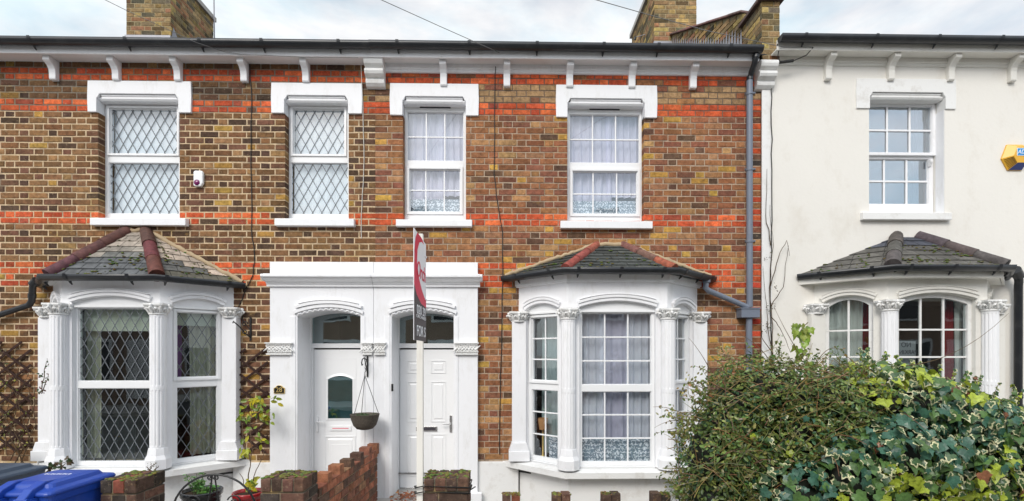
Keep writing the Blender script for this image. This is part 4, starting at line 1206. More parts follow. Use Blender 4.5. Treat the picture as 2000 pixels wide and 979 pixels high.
# blocks of the house behind the front wall, closes the ends
for H, x0, x1 in ((H1, XL, XP - .01), (H2, XP + .01, XQ - .01), (H3, XQ + .01, XR)):
    mb = MB()
    for xx in (x0, x1): mb.add([(xx, .28, 0), (xx, 8, 0), (xx, 8, ROOFZ + .05), (xx, 4, ROOFZ + 2.3), (xx, .28, ROOFZ + .1)], [(0, 1, 2, 3, 4)], 'opposite_wall')
    mb.add([(x0, 8, 0), (x1, 8, 0), (x1, 8, ROOFZ + .05), (x0, 8, ROOFZ + .05)], [(0, 1, 2, 3)], 'opposite_wall')
    mb.build('gable_wall', H)
# lead-covered hump on the roof edge (photo 600-720)
mb = MB()
for k in range(6):
    xx = WX(602 + k * 19, -.1); mb.box(xx, xx + .125, -.16, .02, ROOFZ + .02, ROOFZ + .075 + ru(-.006, .008), 'slate', (.06, .075, .05))
mb.build('loose_slates', H1)

# ------------------------------------------------------------------ chimneys and parapet
def colfC(r, u, z):
    c = pick(PC)
    if rnd() < .2 and z > 1.2: c = tuple(x * .5 for x in c)
    return c
def brick_block(parent, name, x0, x1, y0, y1, z0, z1, colf, mcol=(.34, .28, .17), joint=.011, faces='fblr', top=True, seed=0):
    mb = MB(); rows = max(1, round((z1 - z0) / COURSE)); c = (z1 - z0) / rows
    FM = {'f': facet((x0, y0), (x1, y0)), 'r': facet((x1, y0), (x1, y1)), 'b': facet((x1, y1), (x0, y1)), 'l': facet((x0, y1), (x0, y0))}
    for k in faces:
        M, L = FM[k]
        lay(mb, M, 0, L, z0, rows, [], colf, joint, phase=ru(0, .3), course=c, rfirst=1 if k in 'rl' else 0, jit=.002)
    e = .0005
    mb.box(x0 + e, x1 - e, y0 + e, y1 - e, z0, z1 - .003, 'mortar', mcol)
    return mb.build(name, parent) if parent is not None else mb
cx0, cx1 = WX(247, 2.3), WX(333.5, 2.3)
CH = brick_block(H1, 'chimney', cx0, cx1, 2.3, 3.5, 6.2, 8.30, colfC)
mb = MB(); mb.box(cx0 - .04, cx1 + .04, 2.26, 3.54, 8.30, 8.38, 'concrete'); mb.build('coping', CH); mb = MB(); mb.box(cx0 - .01, cx1 + .01, 2.27, 3.5, 7.15, 7.235 + .0, 'lead_sheet')
for k in range(5):
    yy = 2.3 + k * .24; mb.add([(cx1 + .012, yy, 7.2), (cx1 + .012, yy + .24, 7.2 + .0), (cx1 + .012, yy + .05, 7.42)], [(0, 1, 2)], 'lead_sheet')
mb.build('flashing', CH)
for k in range(3):
    mb = MB(); mb.lathe([(.10, 0), (.11, .03), (.09, .06), (.085, .35), (.10, .38), (.10, .42), (.08, .42)], ((cx0 + cx1) / 2, 2.55 + k * .35, 8.38), 'clay', 16, (.30, .13, .07)); mb.build('chimney_pot', CH)
rx0, rx1 = WX(1278, 2.3), WX(1360, 2.3)
CH2 = brick_block(H2, 'chimney', rx0, rx1, 2.3, 3.75, 6.2, 8.24, colfC)
mb = MB(); mb.box(rx0 - .04, rx1 + .04, 2.26, 3.79, 8.24, 8.32, 'concrete'); mb.build('coping', CH2); mb = MB(); mb.box(rx0 - .012, rx1 + .012, 2.275, 3.5, 7.1, 7.235, 'lead_sheet'); mb.build('flashing', CH2)
for k in range(3):
    mb = MB(); mb.lathe([(.10, 0), (.11, .03), (.09, .06), (.085, .35), (.10, .38), (.10, .42), (.08, .42)], ((rx0 + rx1) / 2, 2.6 + k * .42, 8.32), 'clay', 16, (.30, .13, .07)); mb.build('chimney_pot', CH2)
# pier and raked party parapet
px0, px1 = WX(1484, 0), WX(1518, 0)
zb_, zt_ = WZ(124, 1495, 0), WZ(8, 1495, 0)
PI_ = brick_block(H2, 'parapet_pier', px0, px1, -.05, .42, zb_, zt_, colfC)
mb = MB(); mb.box(px0 - .05, px1 + .05, -.12, .46, zt_, zt_ + .045, 'clay', (.12, .075, .065)); mb.prism([(px0 - .05, zt_ + .045), ((px0 + px1) / 2, zt_ + .09), (px1 + .05, zt_ + .045)], -.12, .46, 'clay', (.10, .07, .06)); mb.build('coping', PI_, bevel=.008)
# raked wall: plan from (px0, .42) back to (x2, 2.3)
za, zb2 = W(1460, 26, .42)[1], W(1310, 69, 2.3)[1]
xb2 = WX(1312, 2.3)
mb = MB(); M, L = facet((xb2, 2.3), (px0 + .0, .42))
rows = 34; z00 = 5.3
for r in range(rows):
    zz = z00 + r * COURSE
    # bricks only below the raked top: u where top(u) > zz
    def top(u): return zb2 + (za - zb2) * u / L
    u_end = L if top(L) > zz + COURSE else max(0, (zb2 - zz - COURSE) / (zb2 - za) * L)
    if u_end > .1: lay(mb, M, 0, min(L, u_end), zz, 1, [], colfC, .011, phase=(r % 2) * .16, back=.02)
mb.M = None
n = (M @ Vector((0, 1, 0)) - M @ Vector((0, 0, 0)))
def pt(u, off, z): q = M @ Vector((u, off, 0)); return (q.x, q.y, z)
mb.add([pt(0, .006, 5.2), pt(L, .006, 5.2), pt(L, .006, za), pt(0, .006, zb2), pt(0, .225, 5.2), pt(L, .225, 5.2), pt(L, .225, za), pt(0, .225, zb2)], [(0, 1, 2, 3), (4, 7, 6, 5), (3, 2, 6, 7), (0, 3, 7, 4), (1, 5, 6, 2)], 'mortar', (.30, .25, .15))
PR_ = mb.build('party_parapet', H2)
mb = MB()
nn = 7
for k in range(nn):
    u0_, u1_ = L * k / nn, L * (k + 1.05) / nn
    z0_, z1_ = zb2 + (za - zb2) * u0_ / L, zb2 + (za - zb2) * u1_ / L; t = .03; l = ru(0, .008)
    c = tuple(x * ru(.8, 1.2) for x in (.20, .105, .095))
    v = [pt(u0_, -.045, z0_ + l), pt(u1_, -.045, z1_ + l), pt(u1_, .27, z1_ + l), pt(u0_, .27, z0_ + l)]
    v += [(p[0], p[1], p[2] + t) for p in v]
    mb.add(v, [(0, 3, 2, 1), (4, 5, 6, 7), (0, 1, 5, 4), (1, 2, 6, 5), (2, 3, 7, 6), (3, 0, 4, 7)], 'clay', c)
mb.build('coping', PR_, bevel=.006)
mb = MB(); n_t = 30
for k in range(n_t):
    u = L * (k + .0) / n_t; ue = L * (k + 1.0) / n_t
    Yq = (M @ Vector((u, 0, 0))).y; zr = lambda yy: E + (HY - 86) / F * (yy + 6) - .02
    y0_, y1_ = (M @ Vector((u, 0, 0))).y, (M @ Vector((ue, 0, 0))).y
    hgt = .07 * (1 + y0_ * .25) + (.10 * (k > n_t - 7)); j = ru(.8, 1.15)
    mb.add([pt(u, -.012, zr(y0_) - .1), pt(ue, -.012, zr(y1_) - .1), pt(ue, -.014, zr(y1_)), pt(u + (ue - u) * .8, -.020, zr(y0_) + hgt * j + .03), pt(u, -.014, zr(y0_) + .02)], [(0, 1, 2, 3, 4)], 'lead_sheet')
mb.build('flashing', PR_)

# ------------------------------------------------------------------ pipes
def pxp(px, py, Y): x, z = W(px, py, Y); return (x, Y, z)
mb = MB()
mb.tube([pxp(1478, 100, -.22), pxp(1476, 112, -.22), pxp(1474, 124, -.20), pxp(1468, 140, -.12), pxp(1465, 152, -.08), pxp(1464, 160, -.08)], .034, 'black_plastic', 12)
mb.tube([pxp(1476.5, 108, -.22), pxp(1476, 114, -.22)], .040, 'black_plastic', 12); mb.tube([pxp(1465, 150, -.08), pxp(1464.5, 157, -.08)], .040, 'black_plastic', 12)
mb.tube([pxp(1464, 158, -.08), pxp(1464, 600, -.08)], .037, 'grey_pipe', 14)
for y in (182, 330, 470): mb.tube([pxp(1464, y, -.08), pxp(1464, y + 4, -.08)], .044, 'grey_pipe', 14); mb.box(WX(1464) - .06, WX(1464) + .06, -.03, 0.0, WZ(y + 3, 1464), WZ(y, 1464), 'grey_pipe')
mb.tube([pxp(1463, 618, -.08), pxp(1463, 980, -.08)], .037, 'grey_pipe', 14)
x0, x1 = WX(1448, -.14), WX(1484, -.14); z1, z0 = WZ(601, 1465, -.14), WZ(620, 1465, -.14)
mb.box(x0, x1, -.145, -.012, z0, z1 - .015, 'grey_pipe'); mb.box(x0 - .008, x1 + .008, -.153, -.010, z1 - .014, z1, 'grey_pipe')
mb.tube([pxp(1379, 546, -.12), pxp(1379, 556, -.12), pxp(1378, 562, -.12), pxp(1384, 568, -.10), pxp(1460, 600, -.08)], [.036, .034, .034, .034, .032], 'grey_pipe', 12)
mb.tube([pxp(1380, 545, -.12), pxp(1380, 552, -.12)], .046, 'grey_pipe', 12)
mb.build('downpipe', H2, bevel=.0)
mb = MB()
mb.tube([pxp(68, 553, -.14), pxp(64, 560, -.12), pxp(62, 588, -.08), pxp(57, 596, -.07), pxp(-40, 628, -.07)], .034, 'black_plastic', 12)
mb.tube([pxp(72, 547, -.15), pxp(64, 556, -.13)], .045, 'black_plastic', 12); mb.tube([pxp(63, 574, -.10), pxp(62.5, 582, -.09)], .040, 'black_plastic', 12)
mb.build('downpipe', H1)
mb = MB()
mb.tube([pxp(1986, 530, -.16), pxp(1990, 548, -.13), pxp(1989, 560, -.10), pxp(1988, 1010, -.10)], .042, 'black_plastic', 14)
mb.tube([pxp(1983, 527, -.2), pxp(1990, 540, -.14)], .055, 'black_plastic', 14)
mb.tube([pxp(1988, 770, -.10), pxp(1988, 778, -.10)], .05, 'black_plastic', 14)
mb.build('downpipe', H3)

# ------------------------------------------------------------------ small things on the walls
def cable(name, pts, r, mat, label, cat='cable'):
    mb = MB(); mb.tube([pxp(*p) for p in pts], r, mat, 6); o = mb.build(name); tag(o, label, cat); return o
def wob(pts, n=6, amp=1.2, seed=1):
    rs = random.Random(seed); out = []
    for i in range(len(pts) - 1):
        a, b = pts[i], pts[i + 1]
        for k in range(n):
            t = k / n; out.append(tuple(a[j] + (b[j] - a[j]) * t + (rs.uniform(-amp, amp) if j == 0 and (k or i) else 0) for j in range(3)))
    out.append(pts[-1]); return out
cable('wall_cable', wob([(488, 125, -.012), (491, 200, -.012), (490, 320, -.012), (492, 450, -.012), (497, 500, -.012), (495, 535, -.012), (474, 578, -.012), (466, 603, -.012), (474, 625, -.012), (487, 643, -.012)], 3), .005, 'cable_black', 'thin black cable running down the brown brick wall left of the porch')
cable('wall_cable', wob([(705, 124, -.05), (709, 200, -.012), (711, 290, -.012), (709, 360, -.012), (706, 420, -.012), (706, 466, -.012)], 3, .8, 4), .0045, 'cable_white', 'thin white cable hanging down the brick wall just below the large plaster corbel')
cable('wall_cable', wob([(968, 130, -.05), (967, 145, -.02), (966, 260, -.012), (965, 340, -.012), (972, 400, -.012), (981, 450, -.012), (982, 520, -.012), (980, 620, -.02), (979, 700, -.012), (976, 800, -.012), (976, 888, -.012)], 3, .7, 6), .0055, 'cable_black', 'black cable running down the brick wall between the porch and the red-tiled bay')
cable('wall_cable', wob([(1508, 135, -.05), (1507, 190, -.045), (1507, 300, -.045), (1508, 430, -.045), (1505, 560, -.045), (1507, 690, -.045)], 4, 1.4, 8), .006, 'cable_black', 'dark cable down the edge of the cream rendered wall beside the grey downpipe')
cable('overhead_wire', [(205 - 60, -30, -1.5), (250, 22, -.9), (380, 82, -.32), (440, 102, -.21), (470, 106, -.2), (600, 112, -.2), (700, 113, -.2)], .0028, 'cable_grey', 'thin grey wire from the sky past the left chimney and along the fascia', 'wire')
cable('overhead_wire', [(640, -45, -2.0), (745, 0, -1.5), (860, 52, -.8), (975, 103, -.26)], .0032, 'cable_grey', 'dark wire coming down to the middle of the gutter', 'wire')
cable('overhead_wire', [(1020, -35, -2.0), (1165, 0, -1.5), (1260, 27, -1.0), (1380, 60, -.6), (1530, 92, -.20), (1588, 92, -.2)], .0034, 'cable_grey', 'dark wire crossing the right chimney down to the cream house', 'wire')
mb = MB(); mb.tube([pxp(1588, 93, -.19), pxp(1575, 108, -.17), pxp(1552, 118, -.14), pxp(1546, 120, -.14)], .006, 'cable_black', 6); mb.tube([pxp(1549, 119, -.14), pxp(1523, 122, -.14)], .018, 'cable_black', 8)
mb.tube([pxp(1525, 122, -.14), pxp(1519, 112, -.14), pxp(1521, 98, -.16), pxp(1518, 86, -.2)], .005, 'cable_black', 6)
tag(mb.build('cable_joint'), 'black cable joint looping under the cream soffit beside the brick pier', 'cable')
# alarm boxes
A1 = empty('alarm_box', pxp(391, 351, 0), 'small white alarm sounder with a purple lens on the brown brick wall', 'alarm box')
mb = MB(); w_, h_ = .056, .095
prof = [(-w_ + .015, -h_), (w_ - .025, -h_), (w_, -h_ + .04), (w_, h_ - .015), (w_ - .015, h_), (-w_ + .015, h_), (-w_, h_ - .015), (-w_, -h_ + .015)]
mb.prism(prof, -.045, -.004, 'upvc'); ob_ = mb.build('casing', A1, bevel=.012)
mb = MB(); mb.lathe([(0, .012), (.02, .010), (.034, .002), (.036, -.004)], (0, 0, 0), 'purple_lens', 16)
l_ = mb.build('lens', A1); l_.rotation_euler = (pi / 2, 0, 0); l_.location = (-.012, -.047, -.05)
A2 = empty('alarm_box', pxp(1977, 309, 0), 'yellow hexagonal burglar alarm box with a blue square badge on the cream wall', 'alarm box')
mb = MB(); s_ = .168
def hexo(k, cx=0, cz=0): return [(cx + k * q[0], cz + k * q[1]) for q in ((-.165, -.02), (-.095, .155), (.095, .155), (.165, .01), (.09, -.16), (-.085, -.16))]
o1, o2 = hexo(1), hexo(.62, .035, .012)
v = [(p[0], -.013, p[1]) for p in o1] + [(p[0], -.03, p[1]) for p in o1] + [(p[0], -.085, p[1]) for p in o2]
f = [(i, i + 6, (i + 1) % 6 + 6, (i + 1) % 6) for i in range(6)]
mb.add(v, f, 'yellow_plastic')
top6 = [(12, 13, 14, 15, 16, 17)]
mb.add(v, [(6 + i, 12 + i, 12 + (i + 1) % 6, 6 + (i + 1) % 6) for i in (0, 1, 2, 3)] + [(6 + 5, 12 + 5, 12, 6)] + top6, 'yellow_plastic'); mb.add(v, [(10, 16, 17, 11)], 'navy_plastic')
mb.build('casing', A2)
mb = MB()
for k in range(7):
    t = (k + .7) / 8; a = Vector(v[6 + 5]).lerp(Vector(v[6]), t); b = Vector(v[12 + 5]).lerp(Vector(v[12]), t)
    mb.tube([a.lerp(b, .08) + Vector((0, -.002, 0)), a.lerp(b, .92) + Vector((0, -.002, 0))], .004, 'trellis_wood', 4)
mb.build('vent_slots', A2)
mb = MB(); mb.box(-.032, .1, -.089, -.0855, -.005, .09, 'white_print'); mb.box(-.026, .094, -.091, -.0892, .001, .084, 'blue_sticker'); mb.build('badge', A2)
lettering('ADT', .078, Matrix.Translation(A2.location + Vector((.034, -.0925, .040))) @ Matrix.Rotation(pi / 2, 4, 'X'), 'white_print', A2, sx=.8, sy=.9, shear=.3, ext=.0012)
# number plaque
NP = empty('house_number', pxp(546, 761, -.0805), 'small black arched plaque with gold 28 on the white porch pilaster', 'house number')
mb = MB(); 
def plq(e): return [(-.064 + e, -.046 + e)] + [(-.064 + e, .018 - e)] + [(x, z) for x, z in arc(-.042 + e, .042 - e, .030 - e, .052 - e, 8)] + [(.064 - e, .018 - e), (.064 - e, -.046 + e)]
mb.prism(plq(0), -.012, -.001, 'gold'); mb.prism(plq(.006), -.0135, -.0125, 'black_glaze'); mb.build('plate', NP)
lettering('28', .078, Matrix.Translation(NP.location + Vector((0, -.0145, -.004))) @ Matrix.Rotation(pi / 2, 4, 'X'), 'gold', NP, ext=.001)
# bell push
mb = MB(); x, z = W(766.5, 757, -.09); mb.box(x - .010, x + .014, -.115, -.0895, z - .045, z + .045, 'black_glaze'); mb.lathe([(0, .0), (.007, 0)], (x, -.1, z), 'gold', 8)
tag(mb.build('doorbell', bevel=.003), 'small black doorbell on the white frame beside the panelled door', 'doorbell')

# scroll helper
def scroll(cx, cz, r, a0, turns, n=22, flip=1):
    return [(cx + flip * r * (1 - .78 * k / n) * cos(a0 + turns * 2 * pi * k / n), cz + r * (1 - .78 * k / n) * sin(a0 + turns * 2 * pi * k / n)) for k in range(n + 1)]
# hanging basket and its bracket
BK = empty('basket_bracket', pxp(718, 716, -.0805), 'black iron hanging bracket on the white pilaster between the two doors', 'bracket')
mb = MB(); bx = 0
mb.box(-.009, .009, -.012, -.001, -.125, .125, 'iron')
mb.tube([(0, -.01, .02), (0, -.06, .085), (0, -.14, .105), (0, -.22, .09), (0, -.25, .05), (0, -.235, .02), (0, -.21, .03)], .007, 'iron', 8)
mb.tube([(0, -.01, -.10), (0, -.05, -.02), (0, -.10, .05), (0, -.13, .10)], .006, 'iron', 8)
mb.build('bracket_arm', BK)
hb = Vector((BK.location.x, -.33, 0)); z_rim = WZ(810, 712, -.33); z_hook = WZ(733, 711, -.33)
hb.x = WX(712.5, -.33)
HB = empty('hanging_basket', (hb.x, -.33, z_rim), 'round brown wicker hanging basket on three chains between the two doors', 'hanging basket')
mb = MB(); R = .162
prof = [(.045, -.172), (.09, -.16), (.125, -.12), (.148, -.06), (R, 0), (R + .004, .006), (R - .006, .008), (.140, -.06), (.08, -.15), (.0, -.16)]
mb.lathe([(.0, -.175)] + prof, (0, 0, 0), 'wicker', 48, rf=lambda a, i: 1 + .02 * sin(a * 24 + i * 1.7))
mb.build('basket', HB)
mb = MB(); mb.lathe([(0, -.02), (.08, -.012), (.15, -.02)], (0, 0, 0), 'soil', 20)
for k in range(60):
    a, r_ = ru(0, 6.28), ru(.02, .14); mb.ell((r_ * cos(a), r_ * sin(a), ru(-.015, .005)), (.012, .012, .006), 'leaf', (.05, .09, .03), nu=5, nv=3)
mb.build('moss', HB)
mb = MB(); hz = z_hook - z_rim
for k in range(3):
    a = pi * .5 + k * 2 * pi / 3 + .5; mb.tube([(R * cos(a), R * sin(a), 0), (0, 0, hz)], .0035, 'iron', 5)
mb.tube([(0, 0, hz), (0, 0, hz + .03), (.012, 0, hz + .05), (.010, 0, hz + .075), (0, .0, hz + .085)], .0035, 'iron', 6)
mb.build('chain', HB)
mb = MB()   # bracket arm reaches out to the hook
# wall bracket left of the porch
WB = empty('basket_bracket', pxp(490, 643, -.001), 'scrolled black iron bracket on the brown brick wall above the trellis', 'bracket')
mb = MB(); mb.box(-.011, .011, -.012, -.003, -.14, .14, 'iron')
for (c, r_, a0, fl_) in ((.06, .035, 0, 1), (-.03, .03, pi, 1)):
    pts = scroll(-.055, c, r_, a0, 1.2); mb.tube([(p[0], -.03 - .02 * i / 22, p[1]) for i, p in enumerate(pts)], .006, 'iron', 6)
mb.tube([(0, -.01, -.1), (-.03, -.06, -.06), (-.08, -.12, .03), (-.10, -.2, .08), (-.085, -.24, .06)], .007, 'iron', 7)
mb.build('bracket_arm', WB)

# trellises
def trellis(px0, px1, py0, py1, label, step=.235):
    x0, x1 = WX(px0, -.02), WX(px1, -.02); z0, z1 = WZ(py1, (px0 + px1) / 2, -.02), WZ(py0, (px0 + px1) / 2, -.02)
    o = empty('trellis', ((x0 + x1) / 2, -.02, z0), label, 'trellis'); mb = MB(); ox, oz = o.location.x, z0
    H_ = z1 - z0; W_ = x1 - x0
    for sg in (1, -1):
        c = -H_ - W_
        while c < W_ + H_:
            sl = .76; pts = []
            za = 0; xa = c
            # line x = c + z*sgn/sl
            for z in (0, H_):
                pts.append((c + sg * z / sl + (W_ if sg < 0 else 0) * 0, z))
            (ax, az), (bx, bz) = pts
            t0, t1 = 0, 1
            dx = bx - ax
            for lim, s in ((0, 1), (W_, -1)):
                if abs(dx) > 1e-6:
                    t = (lim - ax) / dx
                    if (dx > 0) == (s > 0): t0 = max(t0, t)
                    else: t1 = min(t1, t)
            if t1 - t0 > .02:
                A = Vector((x0 + ax + dx * t0 - ox, -.012 if sg > 0 else -.022, H_ * t0)); B = Vector((x0 + ax + dx * t1 - ox, A.y, H_ * t1))
                d = (B - A).normalized(); nn = Vector((d.z, 0, -d.x)) * .013
                v = [A + nn, B + nn, B - nn, A - nn]; v = [(p.x, p.y, p.z) for p in v] + [(p.x, p.y + .009, p.z) for p in v]
                mb.add(v, [(0, 1, 2, 3), (0, 4, 5, 1), (1, 5, 6, 2), (2, 6, 7, 3), (3, 7, 4, 0)], 'trellis_wood')
            c += step
    mb.build('slats', o); return o
trellis(-40, 62, 668, 880, 'dark brown lattice trellis on the brick wall at the far left')
trellis(470, 524, 682, 884, 'narrow dark brown lattice trellis between the leaded bay and the porch')

# ------------------------------------------------------------------ leaves
def leaf_mesh(kind):
    """template: verts, faces, ring flag per face (1 = outer margin)"""
    if kind == 'ivy':
        out = [(0, .03), (.17, -.10), (.38, -.06), (.44, .10), (.42, .20), (.54, .36), (.40, .46), (.26, .54), (.16, .76), (0, .98), (-.16, .76), (-.26, .54), (-.40, .46), (-.54, .36), (-.42, .20), (-.44, .10), (-.38, -.06), (-.17, -.10)]
        n = len(out); inn = [(x * q, .30 + (y - .30) * q) for (x, y), q in zip(out, [.72, .56, .74, .6, .76, .62, .73, .62, .76, .60, .72, .58, .76, .62, .72, .56, .7, .6])]
        v = [(x, y, .24 * abs(x) - .26 * y * y) for x, y in out] + [(x, y, .17 * abs(x) - .22 * y * y + .004) for x, y in inn]
        f = [(i, (i + 1) % n, (i + 1) % n + n, i + n) for i in range(n)] ; fl = [1] * n
        f.append(tuple(range(n, 2 * n))); fl.append(0)
        return v, f, fl
    if kind == 'oval':
        v = [(0, 0, 0), (.24, .3, .05), (.2, .7, .0), (0, 1, -.08), (-.2, .7, .0), (-.24, .3, .05), (0, .35, -.03), (0, .7, -.04)]
        f = [(0, 1, 6), (1, 2, 7, 6), (2, 3, 7), (0, 6, 5), (5, 6, 7, 4), (4, 7, 3)]
        return v, f, [0, 0, 0, 0, 0, 0]
def add_leaves(mb, kind, items, mat='leaf'):
    """items: (pos, normal, tipdir, size, colour, margin colour)"""
    v0, f0, fl = leaf_mesh(kind); V0 = [Vector(p) for p in v0]; k = len(v0); mi = mb.mi(mat)
    for (p, n, t, s, c, cm) in items:
        n = n.normalized(); t = (t - n * t.dot(n))
        if t.length < 1e-4: t = n.orthogonal()
        t.normalize(); b = t.cross(n)
        o = len(mb.v)
        for q in V0: mb.v.append(tuple(p + (b * q.x + t * q.y + n * q.z) * s))
        a0, a1 = int(rnd() * 18), int(ru(2, 11))
        for q, (f, g) in enumerate(zip(f0, fl)):
            mb.f.append(tuple(i + o for i in f)); mb.m.append(mi); mb.c.append((cm if (q - a0) % 18 > a1 else c) if g else c); mb.sm.append(False)
def on_ellipsoids(ells, n, inward=.12, ymax=None, cull=.86):
    """points on the outside of a union of ellipsoids"""
    out = []; ar = [e[1][0] * e[1][2] + e[1][0] * e[1][1] for e in ells]; tot = sum(ar); tries = 0
    while len(out) < n and tries < n * 12:
        tries += 1
        t = rnd() * tot; i = 0
        while t > ar[i]: t -= ar[i]; i += 1
        c, r = ells[i]
        d = Vector((random.gauss(0, 1), random.gauss(0, 1), random.gauss(0, 1))).normalized()
        if d.y > .35 and rnd() < .8: continue
        nz = noise.noise(Vector((c[0] + d.x * r[0], d.y * r[1], c[2] + d.z * r[2])) * 3.5)
        k = 1 - abs(random.gauss(0, inward)) + .07 * nz + .05 * ru(-1, 1) + .03
        p = Vector((c[0] + d.x * r[0] * k, c[1] + d.y * r[1] * k, c[2] + d.z * r[2] * k))
        ok = True
        for j, (c2, r2) in enumerate(ells):
            if j == i: continue
            if ((p.x - c2[0]) / r2[0]) ** 2 + ((p.y - c2[1]) / r2[1]) ** 2 + ((p.z - c2[2]) / r2[2]) ** 2 < cull ** 2: ok = False; break
        if not ok: continue
        nn = Vector((d.x / r[0], d.y / r[1], d.z / r[2])).normalized()
        out.append((p, nn, nz))
    return out
# hedge silhouettes (px, py of the top) at the hedge's own depth
YH = -2.15
def hedge_ells(tops, y0, depth, rz, rx, zlow):
    L_ = []
    for (px, py) in tops:
        x, z = W(px, py, y0)
        zz = z - rz
        L_.append(((x, y0, zz), (rx * ru(.9, 1.15), depth * ru(.85, 1.1), rz * ru(.98, 1.05))))
        while zz > zlow:
            zz -= rz * .95
            L_.append(((x + ru(-.08, .08), y0 - ru(0, .10), zz), (rx * ru(1, 1.2), depth * ru(.95, 1.15), rz * 1.1)))
    return L_
shrub_tops = [(1405, 800), (1432, 722), (1470, 694), (1530, 702), (1600, 712), (1660, 716)]
shrub_E = hedge_ells(shrub_tops, -2.1, .40, .30, .26, .4)
shrub_E += [((WX(1372, -2.2), -2.25, 1.15), (.20, .32, .36)), ((WX(1375, -2.2), -2.3, .8), (.24, .34, .40)), ((WX(1378, -2.2), -2.3, .45), (.26, .34, .40)), ((WX(1400, -2.2), -2.2, 1.35), (.20, .3, .3))]
ivy_tops = [(1700, 712), (1760, 718), (1830, 738), (1890, 762), (1950, 785), (2010, 798), (2080, 805), (2180, 810), (2300, 815)]
ivy_E = hedge_ells(ivy_tops, -2.15, .50, .32, .32, .4)
ivy_E += [((WX(p, -2.5), -2.45, z_), (.34, .34, .34)) for p, z_ in ((1560, .85), (1660, 1.0), (1760, 1.15), (1860, 1.1), (1960, 1.05), (1700, .6), (1850, .6), (2000, .6), (1560, .4))]
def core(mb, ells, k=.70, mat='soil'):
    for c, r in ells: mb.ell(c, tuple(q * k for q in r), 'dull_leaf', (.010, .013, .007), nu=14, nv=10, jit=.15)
# ---- shrub
SH = empty('shrub', (WX(1500, -2.1), -2.1, 0), 'tangled dark green small-leaved shrub hedge with loose twigs, left of the variegated ivy', 'shrub')
def rel(mb, o):
    L_ = o.location; mb.v = [(p[0] - L_.x, p[1] - L_.y, p[2] - L_.z) for p in mb.v]
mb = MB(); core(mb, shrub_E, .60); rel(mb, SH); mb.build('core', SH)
items = []
for (p, n, nz) in on_ellipsoids(shrub_E, 27000, .17, cull=.62):
    t = Vector((ru(-1, 1), ru(-1, .4), ru(-1, .7))); nn = (n + Vector((ru(-1, 1), ru(-1, 1), ru(-1, 1))) * .9 + Vector((0, 0, .4)))
    k = ru(.6, 1.35) * (1 + .5 * nz)
    g = rnd()
    c = (.105, .165, .042) if g < .48 else (.046, .110, .048) if g < .66 else (.20, .235, .055) if g < .92 else (.28, .26, .09)
    c = tuple(x * k for x in c)
    items.append((p, nn, t, ru(.024, .050), c, c))
mb = MB(); add_leaves(mb, 'oval', items, 'leaf')
rel(mb, SH); mb.build('foliage', SH)
mb = MB()
for (p, n, nz) in on_ellipsoids(shrub_E, 1100, .08, cull=.85):
    d = Vector((ru(-1, .7), ru(-.6, .1), ru(-.3, .8))).normalized(); L_ = ru(.14, .42); q = [p - d * L_ * .4]
    for k in range(4): q.append(q[-1] + d * L_ / 4 + Vector((ru(-1, 1), ru(-1, 1), ru(-1, 1))) * .012); d = (d + Vector((0, 0, -.16))).normalized()
    mb.tube(q, [.0032, .003, .0026, .002, .0012], 'dull_leaf', 4, tuple(x * ru(.6, 1.3) for x in (.26, .21, .085)), caps=False)
# long bare twigs poking out at the left and top
for (a, b, c) in (((1345, 815, -2.2), (1310, 792, -2.3), (1275, 795, -2.35)), ((1345, 822, -2.2), (1310, 815, -2.3), (1278, 836, -2.35)), ((1360, 790, -2.2), (1335, 772, -2.3), (1348, 735, -2.3)), ((1375, 760, -2.2), (1350, 745, -2.3), (1335, 752, -2.3)), ((1390, 730, -2.2), (1372, 690, -2.2), (1345, 660, -2.2)), ((1600, 700, -2.2), (1625, 665, -2.2), (1650, 690, -2.2)), ((1560, 690, -2.2), (1530, 640, -2.2), (1512, 600, -2.1)), ((1500, 700, -2.2), (1480, 670, -2.2), (1440, 650, -2.2)), ((1420, 700, -2.2), (1405, 680, -2.2), (1400, 640, -2.1)), ((1740, 715, -2.2), (1860, 720, -2.3), (1970, 612, -2.4))):
    P0, P1, P2 = [Vector(pxp(*q)) for q in (a, b, c)]
    pts = [(P0 * (1 - t) ** 2 + P1 * 2 * t * (1 - t) + P2 * t * t) for t in [k / 8 for k in range(9)]]
    mb.tube(pts, [.0035 - .0025 * k / 8 for k in range(9)], 'dull_leaf', 4, (.16, .11, .06), caps=False)
sprig = []
tops_ = [q for q in on_ellipsoids(shrub_E, 900, .05, cull=.95) if (q[1].z > .25 or q[1].x < -.4)][:230]
for (p, n, nz) in tops_:
    d = (n + Vector((ru(-1, .6), ru(-.5, .2), ru(0, .8)))).normalized(); L_ = ru(.08, .24); q = [p - d * .05]
    for k in range(5): q.append(q[-1] + d * L_ / 5 + Vector((ru(-1, 1), ru(-1, 1), ru(-1, 1))) * .008); d = (d + Vector((ru(-.1, .1), 0, -.10))).normalized()
    mb.tube(q, [.003, .0027, .0024, .002, .0016, .001], 'dull_leaf', 4, tuple(x * ru(.6, 1.3) for x in (.20, .17, .07)), caps=False)
    for r_ in q[1:]:
        for k in range(3):
            c = tuple(x * ru(.7, 1.3) for x in ((.10, .15, .035) if rnd() < .6 else (.20, .22, .06) if rnd() < .7 else (.22, .17, .08)))
            sprig.append((r_ + Vector((ru(-1, 1), ru(-1, 1), ru(-1, 1))) * .012, Vector((ru(-1, 1), -1, ru(-.5, 1))), Vector((ru(-1, 1), ru(-1, 1), ru(-1, 1))), ru(.018, .034), c, c))
rel(mb, SH); mb.build('twigs', SH)
mb = MB(); add_leaves(mb, 'oval', sprig); rel(mb, SH); mb.build('foliage', SH)
